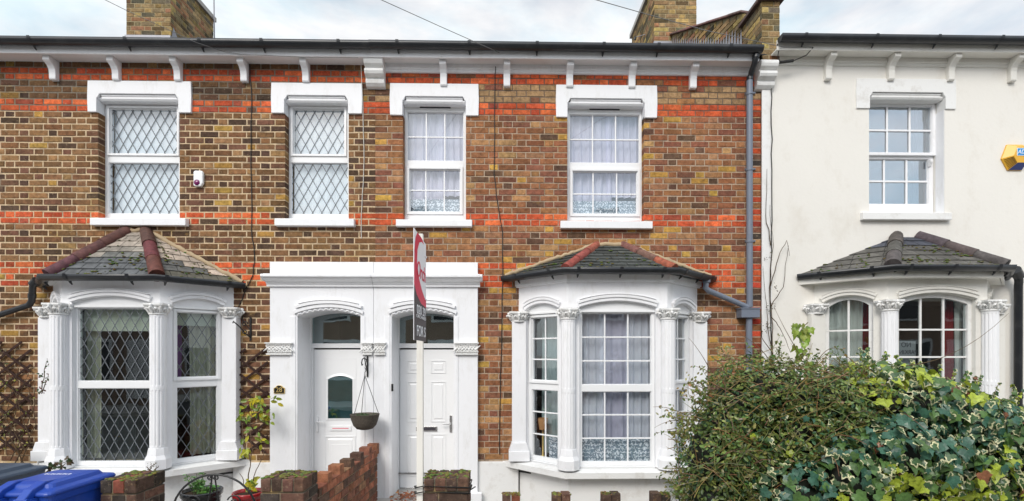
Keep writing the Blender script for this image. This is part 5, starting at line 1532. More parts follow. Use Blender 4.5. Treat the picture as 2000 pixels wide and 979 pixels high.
# sprigs with leaves on those twigs
mb = MB(); items = []
for (px, py, r_, n_) in ((1300, 800, 14, 14), (1320, 812, 18, 26), (1342, 765, 16, 26), (1350, 740, 12, 14), (1335, 845, 18, 40), (1345, 830, 20, 50), (1415, 690, 14, 30)):
    for k in range(n_):
        p = Vector(pxp(px + ru(-r_, r_), py + ru(-r_, r_), -2.3 + ru(-.1, .1)))
        c = tuple(x * ru(.7, 1.3) for x in ((.16, .17, .045) if rnd() < .7 else (.30, .27, .10)))
        items.append((p, Vector((ru(-1, 1), -1, ru(-.5, 1))), Vector((ru(-1, 1), ru(-1, 1), ru(-1, 1))), ru(.02, .034), c, c))
add_leaves(mb, 'oval', items); rel(mb, SH); mb.build('foliage', SH)
# ---- ivy
IV = empty('ivy', (WX(1800, -2.15), -2.15, 0), 'thick mound of variegated ivy with cream-edged and lime leaves in front of the cream house', 'ivy')
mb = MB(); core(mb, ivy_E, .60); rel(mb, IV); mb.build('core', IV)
items = []
def ivy_item(p, n, nz, s=None):
    nn = n * .8 + Vector((ru(-1, 1), ru(-1.1, .5), ru(-.4, 1))) * .75
    t = Vector((ru(-.8, .8), ru(-.5, .3), -1 + ru(-.3, .7)))
    g = rnd(); k = ru(.7, 1.25)
    zone = noise.noise(Vector((p.x * 1.6, p.z * 1.8, 9)))
    lime = zone > .0 or (p.x > 3.2 and zone > -.05)
    if g < .44: c, cm = (.060, .115, .050), (.62, .60, .36)         # variegated
    elif lime and g < .74: c = cm = (.27, .33, .035)
    elif g < .78: c = cm = (.040, .108, .072)
    elif g < .985: c = cm = (.070, .135, .038)
    else: c = cm = (.20, .085, .045)
    c = tuple(x * k for x in c); cm = tuple(x * k for x in cm) if cm != c else c
    if g >= .44: cm = c
    if c == cm: c = cm = tuple(x * 1.22 for x in c)
    return (p, nn, t, (s or (ru(.034, .074) if g < .44 else ru(.036, .100))), c, cm)
for (p, n, nz) in on_ellipsoids(ivy_E, 13000, .12, cull=.6): items.append(ivy_item(p, n, nz))
for (p, n, nz) in on_ellipsoids([(c, r) for c, r in shrub_E if c[2] < 1.35 and c[0] > 1.9], 1100, .07, cull=.7):
    items.append(ivy_item(p + Vector((0, -.03, 0)), n, nz, ru(.035, .06)))
mb = MB(); add_leaves(mb, 'ivy', items); rel(mb, IV); mb.build('foliage', IV)
# ivy sprays standing up on top
mb = MB(); lv = []
for k in range(46):
    px = ru(1690, 2150); t = (px - 1690) / 460; py = 706 + 82 * min(1, t * 1.5)
    p = Vector(pxp(px, py + 8, -2.2 + ru(-.25, .25))); d = Vector((ru(-.5, .5), ru(-.3, .2), 1)).normalized(); q = [p]
    for j in range(5): q.append(q[-1] + d * ru(.02, .04)); d = (d + Vector((ru(-.3, .3), 0, ru(-.25, .1)))).normalized()
    mb.tube(q, .0022, 'dull_leaf', 4, (.14, .12, .05), caps=False)
    for r_ in q[1:]:
        for s in range(2): lv.append(ivy_item(r_, Vector((ru(-1, 1), -1, ru(-.3, .6))), 0, ru(.02, .042)))
# young shoot climbing against the cream wall
q = [Vector(pxp(*a)) for a in ((1568, 700, -1.9), (1566, 675, -1.9), (1560, 655, -1.9), (1568, 640, -1.9), (1578, 630, -1.9))]
mb.tube(q, .004, 'dull_leaf', 5, (.14, .12, .05))
for k in range(34):
    a = q[int(rnd() * 4)]; p = a + Vector((ru(-.07, .07), ru(-.04, .04), ru(-.05, .05)))
    c = tuple(x * ru(.8, 1.2) for x in (.24, .33, .06)); lv.append((p, Vector((ru(-.6, .6), -1, ru(-.2, .5))), Vector((ru(-.8, .8), 0, -1)), ru(.045, .075), c, c))
add_leaves(mb, 'ivy', lv); rel(mb, IV); mb.build('sprays', IV)

# ------------------------------------------------------------------ front garden
def colfP(r, u, z): return pick(PP)
def colfG(r, u, z): return pick(PG)
def moss(mb, x0, x1, y0, y1, z, n=120):
    for k in range(n):
        x, y = ru(x0, x1), ru(y0, y1)
        if noise.noise(Vector((x * 14, y * 14, 1))) < -.05: continue
        s = ru(.008, .020); mb.ell((x, y, z), (s, s, s * .4), 'dull_leaf', tuple(q * ru(.6, 1.3) for q in (.16, .17, .035)), nu=6, nv=4)
def pillar(px0, px1, pyt, yf, depth, label, soldier=True):
    x0, x1 = WX(px0, yf), WX(px1, yf); zt = WZ(pyt, (px0 + px1) / 2, yf)
    o = empty('gate_pillar', ((x0 + x1) / 2, yf + depth / 2, 0), label, 'brick pillar', None)
    mb = brick_block(None, '', x0, x1, yf, yf + depth, 0, zt - .108, colfP, (.15, .125, .10), .011)
    rel(mb, o); mb.build('shaft', o)
    # brick-on-edge capping
    mb = MB(); n = max(3, round((x1 - x0) / .078)); w = (x1 - x0 + .01) / n
    for k in range(n):
        a = x0 - .005 + k * w; 
        for (ya, yb) in ((yf - .004, yf + depth * .62), (yf + depth * .62 + .008, yf + depth + .004)):
            j = [ru(-.003, .003) for _ in range(4)]
            mb.box(a + .004 + j[0], a + w - .004 + j[1], ya + j[2], yb, zt - .1, zt + j[3], 'brick', pick(PP))
    mb.box(x0 + .004, x1 - .004, yf + .004, yf + depth - .004, zt - .108, zt - .006, 'mortar', (.13, .12, .09))
    rel(mb, o); mb.build('capping', o, bevel=.007)
    mb = MB(); moss(mb, x0, x1, yf, yf + depth, zt + .002, 190); rel(mb, o); mb.build('moss', o)['kind'] = 'stuff'
    return o, x0, x1, zt
YF = -2.1
_, lx0, lx1, lz = pillar(197, 265, 939, YF, .33, 'squat dark brick gate pillar with mossy top beside the blue bin')
_, mx0, mx1, mz = pillar(509, 593, 936, YF, .29, 'mossy brick gate pillar joined to the castellated brick wall between the doors')
_, qx0, qx1, qz = pillar(828, 914, 935, YF, .29, 'dark brick gate pillar with yellow moss tied to the white sign post')
# castellated walls
def castle(xa, ya, xb, yb, zt, zl, merl, period, th, label, colf=colfG, mos=True):
    M, L = facet((xa, ya), (xb, yb)); mb = MB()
    rows = int(zl / COURSE); c = zl / rows
    lay(mb, M, 0, L, 0, rows, [], colf, .010, course=c)
    M2 = M @ Matrix.Translation((L, th, 0)) @ Matrix.Rotation(pi, 4, 'Z'); lay(mb, M2, 0, L, 0, rows, [], colf, .010, course=c)
    mb.M = M; mb.box(.0, L, .004, th - .004, 0, zl - .004, 'mortar', (.20, .16, .12))
    u = .0
    while u < L - merl:
        # low brick and merlon brick on end
        j = ru(-.004, .004)
        mb.box(u + .004, u + period - merl - .004, -.003 + j, th + .002, zl - .004, zl + .006, 'brick', pick(PG))
        for q in range(2 if merl > .13 else 1):
            mw = merl / (2 if merl > .13 else 1)
            mb.box(u + period - merl + q * mw + .003, u + period - merl + (q + 1) * mw - .003, -.004 + ru(-.002, .002), th + .003, zl - .05, zt + ru(-.008, .006), 'brick', pick(colf is colfP and PP or PG))
        u += period
    mb.M = None
    o = mb.build('garden_wall', bevel=.006); tag(o, label, 'garden wall'); return M, L, o
xw = WX(622, -1.82)
Mw, Lw, ow = castle(xw - .004, -1.80, WX(737, -.14), -.145, .882, .80, .11, .29, .11, 'castellated red brick wall running back from the middle pillar to the porch')
# low front wall to the right of the right pillar
Yw = -2.03
Mf, Lf, of = castle(qx1 + .01, Yw, 6.6, Yw - .0, .800, .66, .15, .408, .105, 'low castellated brick front wall with mossy tops running under the ivy', colfP)
mb = MB(); u = 0
while u < Lf - .3:
    c0 = u + .408 - .15
    for k in range(45):
        x = qx1 + .01 + c0 + ru(0, .15); s = ru(.006, .015)
        mb.ell((x, Yw + ru(0, .1), .800), (s, s, s * .45), 'dull_leaf', tuple(q * ru(.6, 1.3) for q in (.19, .18, .04)), nu=5, nv=3)
    u += .408
mo_ = mb.build('moss'); mo_['kind'] = 'stuff'; parent_keep(mo_, of)

# ground and street
def slab(name, x0, x1, y0, y1, z, mat, kind='structure', h=None):
    mb = MB()
    if h is None: mb.add([(x0, y0, z), (x1, y0, z), (x1, y1, z), (x0, y1, z)], [(0, 1, 2, 3)], mat)
    else: mb.box(x0, x1, y0, y1, z - h, z, mat)
    o = mb.build(name); o['kind'] = kind; o['label'] = {'ground': 'bare ground under the street and gardens', 'path': 'concrete surface of the front gardens', 'pavement': 'grey pavement along the garden walls', 'road': 'dark asphalt road', 'kerb': 'stone kerb along the road'}[name]; return o
slab('ground', -300, 300, -300, 300, -.13, 'concrete')
slab('path', -9, 9.5, -2.3, .3, .0, 'concrete', h=.12)
slab('pavement', -60, 60, -4.4, -2.3, -.004, 'paving', h=.12)
slab('kerb', -60, 60, -4.55, -4.4, -.002, 'concrete', h=.12)
slab('road', -60, 60, -11.2, -4.55, -.12, 'asphalt')
slab('pavement', -60, 60, -13.4, -11.2, -.004, 'paving', h=.12)

# terrace across the street, seen in the window glass
OP = empty('terrace_opposite', (0, -15, 0), 'brick terrace across the street, seen mirrored in the window glass', 'terrace')
mb = MB(); mb.box(-30, 30, -8, 0, -.12, 5.6, 'opposite_wall'); mb.build('wall', OP)
mb = MB(); mb.prism_x([(.3, 5.6), (-4, 8.1), (-8.3, 5.6)], -30, 30, 'opposite_roof'); mb.build('roof', OP)
wm = MB(); gm_ = MB()
for k in range(12):
    x = -27 + k * 4.8
    for (a, b, c, d) in ((x, x + 1.0, 3.4, 4.9), (x + 2.2, x + 3.1, 3.4, 4.9), (x - .2, x + 1.5, .9, 2.4)):
        wm.box(a - .12, b + .12, .01, .05, c - .1, d + .15, 'opposite_white'); gm_.box(a, b, .055, .07, c, d, 'dark_glass')
    wm.box(x + 2.2, x + 3.2, .01, .06, .1, 2.5, 'opposite_white')
wm.build('window_surrounds', OP); gm_.build('window_panes', OP)
for k in range(5):
    mb = MB(); mb.box(-24 + k * 9.6, -23 + k * 9.6, -4.6, -3.4, 7.2, 9.3, 'opposite_wall'); mb.build('chimney', OP)

# ------------------------------------------------------------------ for-sale board
SG = empty('sale_board', (-.663, -2.06, 0), 'red, white and dark sale board edge-on atop a tall white post tied to a pillar', 'sign')
yp = -2.06
mb = MB(); mb.box(-.025, .025, -.022, .022, 0, 3.0 - .1, 'wood_post'); post = mb.build('post', SG, bevel=.003)
bx = .026
yn, yf_ = -.44, .10                                  # board edges relative to the post (near, far)
zb_n = WZ(664, 810, yp + yn); zt_n = WZ(445, 810, yp + yn)
mb = MB()
for side in (1,):
    X0, X1 = (bx, bx + .005) if side > 0 else (-bx - .005, -bx)
    mb.box(X0, X1, yn, yf_, zb_n, zt_n, 'white_print')
board = mb.build('board', SG, bevel=.001)
# printed areas: outline on the +x face, local (s along y from near edge, z)
Wd = yf_ - yn; Hd = zt_n - zb_n
def face(poly, mat, lift, name, side=1):
    mb = MB(); n = len(poly); X = (bx + .005 + lift) * side
    v = [(X, yn + p[0] * Wd if side > 0 else yf_ - p[0] * Wd, zb_n + p[1] * Hd) for p in poly]
    v += [((bx + .0052) * side, q[1], q[2]) for q in v]
    mb.add(v, [tuple(range(n))] + [(i, (i + 1) % n, (i + 1) % n + n, i + n) for i in range(n)], mat); return mb.build(name, board)
for side in (1,):
    face([(0, 0), (1, 0), (1, .36), (.0, .36)] if False else [(0, 0), (1, 0), (1, .345), (.55, .36), (.2, .42), (0, .50)], 'dark_print', .0008, 'printed_panel', side)
    # red sweep
    R_ = [(.0, .50), (.2, .42), (.55, .36), (1, .345), (1, .42)]
    inner = [(.85, .44), (.6, .50), (.35, .60), (.22, .72), (.25, .84), (.4, .93), (.6, .965), (.8, .97), (.62, 1.0), (.25, 1.0), (.10, .93), (.02, .80)]
    face(R_ + inner, 'red_print', .0010, 'printed_sweep', side)
for side in (1,):
    for (t, s, zc, sx, m_, sh) in (('Orch', .15, .66, 1.25, 'red_print', .2), ('020 39', .085, .285, 1.7, 'white_print', 0), ('ORCHARD', .03, .225, 3.0, 'white_print', 0), ('FOR S', .10, .085, 1.55, 'white_print', 0)):
        Mx = Matrix.Translation(SG.location + Vector(((bx + .0075) * side, yn + Wd * .55, zb_n + Hd * zc))) @ Matrix.Rotation(pi / 2 * side, 4, 'Z') @ Matrix.Rotation(pi / 2, 4, 'X')
        o = lettering(t, s, Mx, m_, SG, sx=sx, sy=1.15, shear=sh)
        o.parent = board; o.matrix_local = Matrix.Translation(-SG.location) @ Mx @ Matrix.Diagonal((sx, 1.15, 1, 1))
mb = MB()
for zz in (zb_n + Hd * .87, zb_n + Hd * .43): mb.box(-.034, .036, .03, .12, zz - .006, zz + .006, 'white_print')
mb.build('clip', SG)
# ties round the pillar
mb = MB()
for py in (953, 964):
    z = WZ(py, 870, YF); p = [(-.70, -2.10), (-.63, -2.112), (qx0 - .012, YF - .012), (qx1 + .012, YF - .012), (qx1 + .012, YF + .30), (qx0 - .012, YF + .30), (-.70, -2.03), (-.70, -2.10)]
    mb.tube([(a, b, z + .02 * sin(i)) for i, (a, b) in enumerate(p)], .0065, 'cable_black', 6)
mb.tube([(qx1 + .012, YF - .0, WZ(958, 914, YF)), (qx1 + .06, YF - .02, WZ(952, 920, YF) + .01)], .005, 'cable_black', 5)
tag(mb.build('cable_tie'), 'black cable ties holding the white sign post to the pillar', 'cable tie')

# ------------------------------------------------------------------ bins
def bin_(loc, rz, mat, label, group=None):
    o = empty('wheelie_bin', loc, label, 'bin', group); o.rotation_euler = (0, 0, rz); o.scale = (.93, .93, .93)
    mb = MB()   # local: +y = hinge side, width x
    def rr(hx, hy, z, r=.05, cy=0):
        pts = []
        for (sx_, sy_, a0) in ((1, -1, -pi / 2), (1, 1, 0), (-1, 1, pi / 2), (-1, -1, pi)):
            for k in range(4):
                a = a0 + k * pi / 6; pts.append((sx_ * (hx - r) + r * cos(a), cy + sy_ * (hy - r) + r * sin(a), z))
        return pts
    lv = [rr(.22, .24, .06), rr(.235, .26, .3), rr(.265, .32, .93), rr(.268, .325, .932), rr(.285, .345, .935), rr(.29, .35, .985)]
    v = [p for l in lv for p in l]; n = 16
    mb.add(v, [(i * n + j, i * n + (j + 1) % n, (i + 1) * n + (j + 1) % n, (i + 1) * n + j) for i in range(len(lv) - 1) for j in range(n)] + [tuple(range(n - 1, -1, -1))], mat, smooth=False)
    for k in range(6):
        x = -.23 + k * .092; mb.box(x - .01, x + .01, -.352, -.335, .86, .93, mat)
    mb.build('body', o, bevel=.006)
    mb = MB()
    lv = [rr(.30, .365, .986), rr(.305, .37, 1.005), rr(.29, .355, 1.02), rr(.24, .29, 1.035), rr(.22, .27, 1.062), rr(.17, .20, 1.075)]
    v = [p for l in lv for p in l]
    mb.add(v, [(i * n + j, i * n + (j + 1) % n, (i + 1) * n + (j + 1) % n, (i + 1) * n + j) for i in range(len(lv) - 1) for j in range(n)] + [tuple(range((len(lv) - 1) * n, len(lv) * n)), tuple(range(n - 1, -1, -1))], mat)
    for s in (-1, 1):      # raised ribs down to the hinge
        mb.prism_x([(.12, 1.075), (.26, 1.085), (.38, 1.05), (.455, .99), (.455, .955), (.42, .95), (.36, .985), (.12, 1.03)], s * .13 - .040, s * .13 + .040, mat)
        mb.tube([(s * .13 - .055, .435, .968), (s * .13 + .055, .435, .968)], .026, mat, 12)
        mb.box(s * .2 - .02, s * .2 + .02, -.395, -.36, .99, 1.012, mat)
    mb.build('lid', o, bevel=.01)
    mb = MB(); mb.tube([(-.24, .425, .965), (.24, .425, .965)], .014, mat, 10)
    for s in (-1, 1): mb.prism_x([(.33, .94), (.43, .94), (.445, .965), (.43, .985), (.33, .985)], s * .13 - .06, s * .13 - .04, mat); mb.prism_x([(.33, .94), (.43, .94), (.445, .965), (.43, .985), (.33, .985)], s * .13 + .04, s * .13 + .06, mat)
    mb.build('handle', o)
    for s in (-1, 1):
        mb = MB(); mb.tube([(s * .26, .27, .1), (s * .215, .27, .1)], .1, 'black_plastic', 20); mb.build('wheel', o)
    return o
bb = bin_((-3.42, -2.19, 0), radians(180), 'blue_bin', 'bright blue wheelie bin beside the left brick pillar')
bb.scale = (.80, .84, .95)
mb = MB()
for k in range(9): mb.box(-.12 + k * .028, -.105 + k * .028, -.05 + .01 * (k % 2), -.02, 1.0752, 1.0765, 'white_print')
mb.build('worn_sticker', bb)
bin_((-4.33, -1.86, .0), radians(180), 'grey_bin', 'dark grey wheelie bin behind the blue bin at the left edge')
bk = bin_((-5.80, -.88, .0), radians(176), 'black_bin', 'black wheelie bin standing against the left trellis, mostly cut off by the photo edge'); bk.scale = (1, 1, 1.02)

# ------------------------------------------------------------------ gate
GT = empty('garden_gate', (WX(415, -1.95), -1.95, 0), 'black wrought iron garden gate with arched top and scrolls beside the two pots', 'gate')
mb = MB(); gx = GT.location.x; G0, G1 = WX(330, -1.95) - gx, WX(508, -1.95) - gx; zc = WZ(927, 415, -1.95); zs_ = .62
A = arc(G0 + .02, G1 - .02, zs_, zc, 20)
mb.tube([(G0 + .02, 0, .05)] + [(p[0], 0, p[1]) for p in A] + [(G1 - .02, 0, .05)], .0085, 'iron', 8)
cxg = WX(417, -1.95) - gx
for s in (-1, 1):
    mb.tube([(cxg + s * .010, 0, zc - .005), (cxg + s * .03, 0, .80), (cxg + s * .10, 0, .55), (cxg + s * .10, 0, .1)], .006, 'iron', 6)
    mb.tube([(cxg + s * p[0], -.008, p[1]) for p in scroll(.026, zc - .022, .022, pi, 1.3)], .005, 'iron', 6)
    mb.tube([(cxg + s * p[0], 0, p[1]) for p in scroll(.17, .735, .06, pi * .9, -1.4)], .006, 'iron', 6)
    mb.tube([(cxg + s * p[0], 0, p[1]) for p in scroll(.10, .65, .035, 0, 1.2)], .005, 'iron', 6)
for k in range(1, 8):
    x = G0 + (G1 - G0) * k / 8; mb.tube([(x, 0, .06), (x, 0, .5)], .006, 'iron', 6)
for z in (.07, .5): mb.tube([(G0 + .02, 0, z), (G1 - .02, 0, z)], .008, 'iron', 6)
mb.build('frame', GT)

# ------------------------------------------------------------------ pots and plants
def pot(px, py_rim, Y, rpx, mat, label):
    x, z = W(px, py_rim, Y); r = rpx * (Y + 6) / 960
    o = empty('plant_pot', (x, Y, 0), label, 'plant pot')
    mb = MB(); h = z
    mb.lathe([(0, .0), (r * .62, .0), (r * .66, .02), (r * .80, h * .5), (r * .9, h - .09), (r * .92, h - .085), (r * .90, h - .075), (r * .93, h - .05), (r, h - .045), (r * 1.02, h - .01), (r, h), (r * .92, h), (r * .9, h - .04)], (0, 0, 0), mat, 36)
    mb.build('pot_body', o)
    mb = MB(); mb.lathe([(0, h - .03), (r * .5, h - .028), (r * .91, h - .035)], (0, 0, 0), 'soil', 20); mb.build('soil', o)
    return o, x, z, r
# stand keeps the pots at the photographed height
o1_, bx1, bz1, br1 = pot(394, 957, -1.15, 36, 'black_glaze', 'black ribbed plant pot of low green leaves behind the iron gate')
o2_, bx2, bz2, br2 = pot(485, 960, -1.1, 28, 'red_glaze', 'glossy red plant pot behind the iron gate')
PLT = empty('potted_herb', (bx1, -1.15, bz1 - .03), 'bushy bright green herb growing in the black pot', 'plant')
items = []; mb = MB()
for s in range(26):
    a, r_ = ru(0, 6.28), ru(0, br1 * .75); bb = Vector((r_ * cos(a), r_ * sin(a), 0)); d = Vector((ru(-.5, .1), ru(-.4, .3), 1)).normalized(); L_ = ru(.05, .20) * (1.0 if bb.x < .03 else .5)
    mb.tube([bb, bb + d * L_], .002, 'dull_leaf', 4, (.06, .12, .03), caps=False)
    for k in range(15):
        p = bb + d * L_ * ru(.2, 1) ; c = tuple(x * ru(.7, 1.3) for x in (.10, .22, .05)); items.append((p, Vector((ru(-1, 1), ru(-1, .4), 1)), Vector((ru(-1, 1), ru(-1, 1), ru(-.3, .5))), ru(.02, .045), c, c))
add_leaves(mb, 'oval', items); mb.build('foliage', PLT)
YY = -1.1
def stem_plant(name, loc, label, paths, leaves, cols, size, mat='leaf', kind='oval', jit=.02):
    o = empty(name, loc, label, 'plant'); mb = MB(); L0 = Vector(loc)
    for path in paths:
        P_ = [Vector(pxp(*q)) for q in path]; out = []
        for i in range(len(P_) - 1):
            for k in range(4): out.append(P_[i].lerp(P_[i + 1], k / 4) + Vector((ru(-1, 1), ru(-1, 1), ru(-1, 1))) * .008)
        out.append(P_[-1]); mb.tube([p - L0 for p in out], [.006 - .0045 * i / len(out) for i in range(len(out))], 'stem', 5)
    mb.build('stems', o)
    mb = MB(); items = []
    for (px, py, r_, n, Y) in leaves:
        for k in range(n):
            p = Vector(pxp(px + ru(-r_, r_), py + ru(-r_, r_), Y + ru(-.06, .04))) - L0; c = pick([(1, q) for q in cols])
            items.append((p, Vector((ru(-.7, .7), -1, ru(-.2, .8))), Vector((ru(-1, 1), ru(-.4, .2), ru(-1, .4))), ru(*size), c, c))
    add_leaves(mb, kind, items, mat); mb.build('foliage', o); return o
stem_plant('rose_bush', (bx2, YY, bz2 - .03), 'leggy shrub with yellow-green leaves growing from the red pot', [
    [(483, 958, YY), (487, 920, YY), (492, 880, -.8), (488, 830, -.5), (500, 790, -.3), (538, 775, -.3)], [(488, 958, YY), (497, 930, YY), (515, 890, -.9), (520, 860, -.7)], [(480, 955, YY), (468, 925, YY)], [(490, 900, -.9), (478, 870, -.6), (472, 820, -.3), (466, 800, -.3)], [(488, 830, -.5), (515, 820, -.4), (528, 800, -.3)]],
    [(505, 800, 22, 34, -.35), (520, 815, 16, 14, -.35), (480, 805, 14, 12, -.35), (478, 880, 9, 12, -.7), (515, 862, 9, 6, -.8), (488, 845, 12, 5, -.5), (503, 780, 8, 6, -.3), (535, 780, 8, 5, -.3), (490, 945, 7, 30, YY)],
    [(.20, .27, .03), (.33, .33, .03), (.14, .22, .03), (.42, .36, .02)], (.05, .085))
stem_plant('climbing_plant', (WX(30, -.05), -.05, .3), 'sparse straggling climber with yellowing leaves on the far left trellis', [
    [(40, 905, -.1), (60, 860, -.1), (40, 800, -.06), (20, 740, -.06), (5, 690, -.06)], [(45, 905, -.1), (20, 850, -.1), (35, 780, -.06), (60, 720, -.06)], [(30, 905, -.1), (70, 830, -.1), (55, 760, -.06), (0, 720, -.06)], [(50, 880, -.1), (0, 800, -.1), (-30, 720, -.06)], [(60, 890, -.1), (15, 890, -.1), (5, 830, -.06), (45, 690, -.06)], [(20, 900, -.1), (65, 800, -.07), (70, 745, -.06), (30, 715, -.06)]],
    [(10, 695, 16, 16, -.08), (12, 760, 24, 26, -.08), (30, 860, 26, 26, -.08), (8, 820, 18, 18, -.08), (50, 790, 18, 6, -.08)],
    [(.14, .16, .03), (.24, .24, .03), (.07, .10, .025), (.09, .05, .03), (.12, .08, .03)], (.02, .045))
stem_plant('climbing_rose', (WX(88, -.2), -.25, .6), 'small dark climbing rose sprig in front of the leaded bay pilaster', [
    [(78, 770, -.25), (86, 740, -.25), (88, 715, -.25), (92, 700, -.25)], [(80, 770, -.25), (95, 730, -.25)]],
    [(86, 740, 11, 20, -.27), (80, 762, 7, 8, -.27), (92, 714, 6, 7, -.27)], [(.03, .07, .025), (.06, .10, .03), (.10, .03, .03)], (.025, .04))
stem_plant('sill_weeds', (WX(290, -.8), -.85, .55), 'dry little weeds on the edge above the left pillar', [
    [(290, 921, -1.7), (296, 912, -1.7), (302, 906, -1.7)], [(296, 921, -1.7), (285, 912, -1.7)], [(300, 921, -1.7), (310, 910, -1.7)]],
    [(298, 914, 11, 26, -1.7)], [(.14, .11, .08), (.10, .10, .05)], (.008, .016))
stem_plant('creeper', (WX(120, -1.2), -1.2, .5), 'small dark ivy sprig poking up behind the blue bin', [
    [(90, 925, -1.5), (105, 908, -1.5), (135, 900, -1.5)], [(110, 925, -1.5), (128, 905, -1.5)]], [(103, 909, 8, 8, -1.5), (122, 908, 6, 5, -1.5), (133, 899, 5, 4, -1.5)], [(.035, .06, .02), (.10, .07, .04)], (.03, .05), kind='ivy')

stem_plant('dead_creeper', (WX(1500, -.05), -.05, 0), 'bare dried creeper stems tangled along the cables on the edge of the cream wall', [
    [(1506, 700, -.06), (1510, 640, -.07), (1503, 560, -.06), (1509, 480, -.06), (1504, 400, -.05)], [(1512, 700, -.06), (1500, 650, -.08), (1497, 600, -.08), (1490, 520, -.06)], [(1506, 600, -.06), (1530, 560, -.10), (1540, 480, -.05)], [(1504, 560, -.06), (1520, 500, -.08), (1538, 470, -.08), (1542, 500, -.06)], [(1506, 480, -.06), (1496, 420, -.05), (1498, 330, -.05)], [(1510, 690, -.08), (1488, 660, -.1), (1484, 600, -.1)], [(1506, 620, -.06), (1524, 640, -.1), (1545, 690, -.2)]],
    [(1505, 600, 9, 26, -.07), (1500, 500, 8, 12, -.07), (1495, 640, 12, 26, -.07), (1510, 560, 8, 8, -.07)], [(.10, .08, .05), (.05, .08, .03), (.14, .09, .05)], (.012, .03))
# fallen leaves at the right door
mb = MB(); items = []
for k in range(130):
    p = Vector((ru(WX(768, -.1), WX(845, -.1)), ru(-.28, .05), .222 + ru(0, .05))); c = pick([(3, (.30, .10, .045)), (2, (.22, .085, .045)), (1, (.36, .17, .07))])
    items.append((p, Vector((ru(-.7, .7), ru(-.9, .4), 1)), Vector((ru(-1, 1), ru(-1, 1), ru(-.1, .3))), ru(.035, .06), c, c))
add_leaves(mb, 'oval', items, 'dull_leaf'); o = mb.build('fallen_leaves'); tag(o, 'brown fallen leaves heaped on the doorstep of the panelled door', 'leaves', kind='stuff')

# ------------------------------------------------------------------ aerials
TV = empty('tv_aerial', (WX(420, 3.4), 3.4, 7.0), 'tv aerial on a thin mast behind the left chimney', 'aerial')
mb = MB(); mb.tube([(0, 0, 0), (-.03, 0, 2.3)], .012, 'lead_sheet', 8)
mb.tube([(-.5, 0, 1.92), (.75, .2, 1.86)], .008, 'lead_sheet', 6)
for k in range(8): x = -.45 + k * .16; mb.tube([(x, 0, 2.06 - k * .008), (x + .02, 0, 1.70 - k * .008)], .006, 'lead_sheet', 5)
mb.tube([(-.0, -.02, .45), (.05, -.02, .35), (.0, -.02, .3)], .02, 'iron', 6); mb.build('mast', TV)
T2 = empty('aerial_bracket', (WX(1262, 2.9), 2.9, 7.6), 'metal aerial bracket clamped to the side of the right chimney', 'bracket')
mb = MB(); mb.box(-.02, .03, -.2, .0, .22, .25, 'iron'); mb.box(-.02, .03, -.2, .0, -.02, .01, 'iron'); mb.tube([(.0, -.1, -.05), (0, -.1, .5)], .014, 'upvc', 8); mb.tube([(.0, -.1, .1), (-.22, -.1, .03)], .007, 'lead_sheet', 6); mb.box(-.24, -.21, -.12, -.08, -.01, .03, 'iron'); mb.build('bracket_arm', T2)

# ------------------------------------------------------------------ world, sun, camera
SUN_EL, SUN_AZ = radians(40), radians(203)       # azimuth clockwise from +y
wd = bpy.data.worlds.new('World'); sc.world = wd; wd.use_nodes = True; nt = wd.node_tree; nt.nodes.clear()
out = nt.nodes.new('ShaderNodeOutputWorld'); sky = nt.nodes.new('ShaderNodeTexSky'); sky.sky_type = 'NISHITA'; sky.sun_disc = False
sky.sun_elevation = SUN_EL; sky.sun_rotation = SUN_AZ; sky.air_density = 1.0; sky.dust_density = 2.0; sky.ozone_density = 1.0
b1 = nt.nodes.new('ShaderNodeBackground'); b1.inputs[1].default_value = .12; nt.links.new(sky.outputs[0], b1.inputs[0])
b2 = nt.nodes.new('ShaderNodeBackground'); b2.inputs[1].default_value = .76
tc = nt.nodes.new('ShaderNodeTexCoord'); mp = nt.nodes.new('ShaderNodeMapping'); mp.inputs['Scale'].default_value = (1, 1, 2.2); mp.inputs['Location'].default_value = (.35, .1, .2)
nt.links.new(tc.outputs['Generated'], mp.inputs[0])
nz = noise_node(nt, 2.2, 7, .55, mp.outputs[0], .3)
nz2 = noise_node(nt, 5, 5, .55, mp.outputs[0], .2)
nt.links.new(ramp(nt, nz2, .36, (.76, .90, .97), .58, (1.0, 1.0, 1.0)), b2.inputs[0])
sp = nt.nodes.new('ShaderNodeSeparateXYZ'); nt.links.new(tc.outputs['Generated'], sp.inputs[0])
mr = nt.nodes.new('ShaderNodeMapRange'); mr.inputs[1].default_value = -.9; mr.inputs[2].default_value = .1; mr.inputs[3].default_value = .6; mr.inputs[4].default_value = 1.0
nt.links.new(sp.outputs[1], mr.inputs[0])
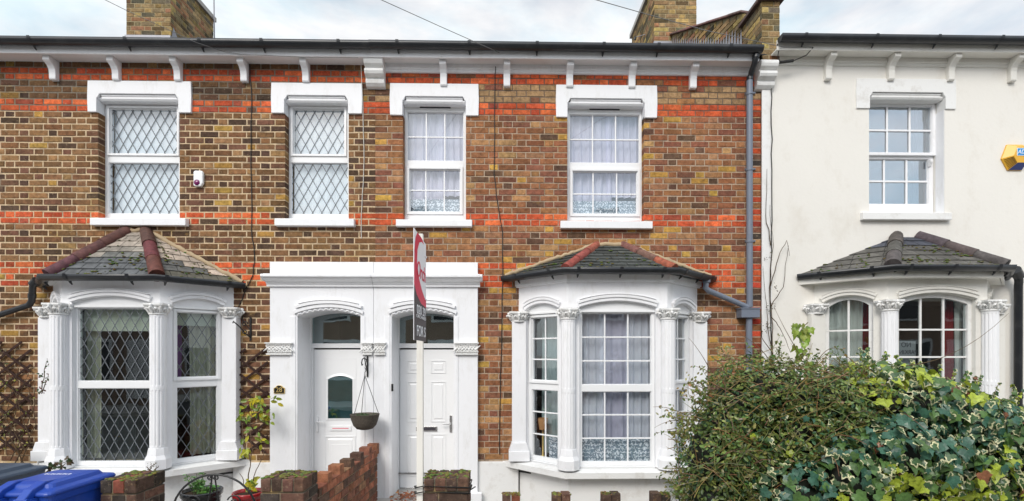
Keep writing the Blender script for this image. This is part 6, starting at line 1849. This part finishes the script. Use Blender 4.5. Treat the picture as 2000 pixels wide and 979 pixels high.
ml = nt.nodes.new('ShaderNodeMath'); ml.operation = 'MULTIPLY'; nt.links.new(ramp(nt, nz, .42, (.62, .62, .62), .58, (1, 1, 1)), ml.inputs[0]); nt.links.new(mr.outputs[0], ml.inputs[1])
mx = nt.nodes.new('ShaderNodeMixShader'); nt.links.new(ml.outputs[0], mx.inputs[0])
# cloud layer is brighter overhead and towards the veiled sun
m1 = nt.nodes.new('ShaderNodeMapRange'); m1.inputs[1].default_value = .58; m1.inputs[2].default_value = 1.0; m1.inputs[3].default_value = .86; m1.inputs[4].default_value = 1.5
nt.links.new(sp.outputs[2], m1.inputs[0])
m2 = nt.nodes.new('ShaderNodeMapRange'); m2.inputs[1].default_value = -.9; m2.inputs[2].default_value = .3; m2.inputs[3].default_value = 1.75; m2.inputs[4].default_value = 1.0
nt.links.new(sp.outputs[1], m2.inputs[0])
m3 = nt.nodes.new('ShaderNodeMath'); m3.operation = 'MULTIPLY'; nt.links.new(m1.outputs[0], m3.inputs[0]); nt.links.new(m2.outputs[0], m3.inputs[1]); nt.links.new(m3.outputs[0], b2.inputs[1])
nt.links.new(b1.outputs[0], mx.inputs[1]); nt.links.new(b2.outputs[0], mx.inputs[2]); nt.links.new(mx.outputs[0], out.inputs[0])
sl = bpy.data.lights.new('sun', 'SUN'); sl.energy = 1.65; sl.angle = radians(24); sl.color = (1, .96, .90)
so = bpy.data.objects.new('sun', sl); COL.objects.link(so)
dirv = Vector((sin(SUN_AZ) * cos(SUN_EL), cos(SUN_AZ) * cos(SUN_EL), sin(SUN_EL)))
so.rotation_euler = dirv.to_track_quat('Z', 'Y').to_euler(); so.location = dirv * 30

cd = bpy.data.cameras.new('camera'); cam = bpy.data.objects.new('camera', cd); COL.objects.link(cam)
cam.location = (0, -D, E); cam.rotation_euler = (pi / 2, 0, -YAW); cd.sensor_width = 36; cd.lens = F / 2000 * 36
cd.shift_y = (HY - 489.5) / 2000; cd.clip_end = 1000; cd.clip_start = .05
sc.camera = cam
sc.view_settings.view_transform = 'Standard'; sc.view_settings.look = 'None'; sc.view_settings.gamma = 1
sc.view_settings.exposure = .31; sc.view_settings.use_curve_mapping = False
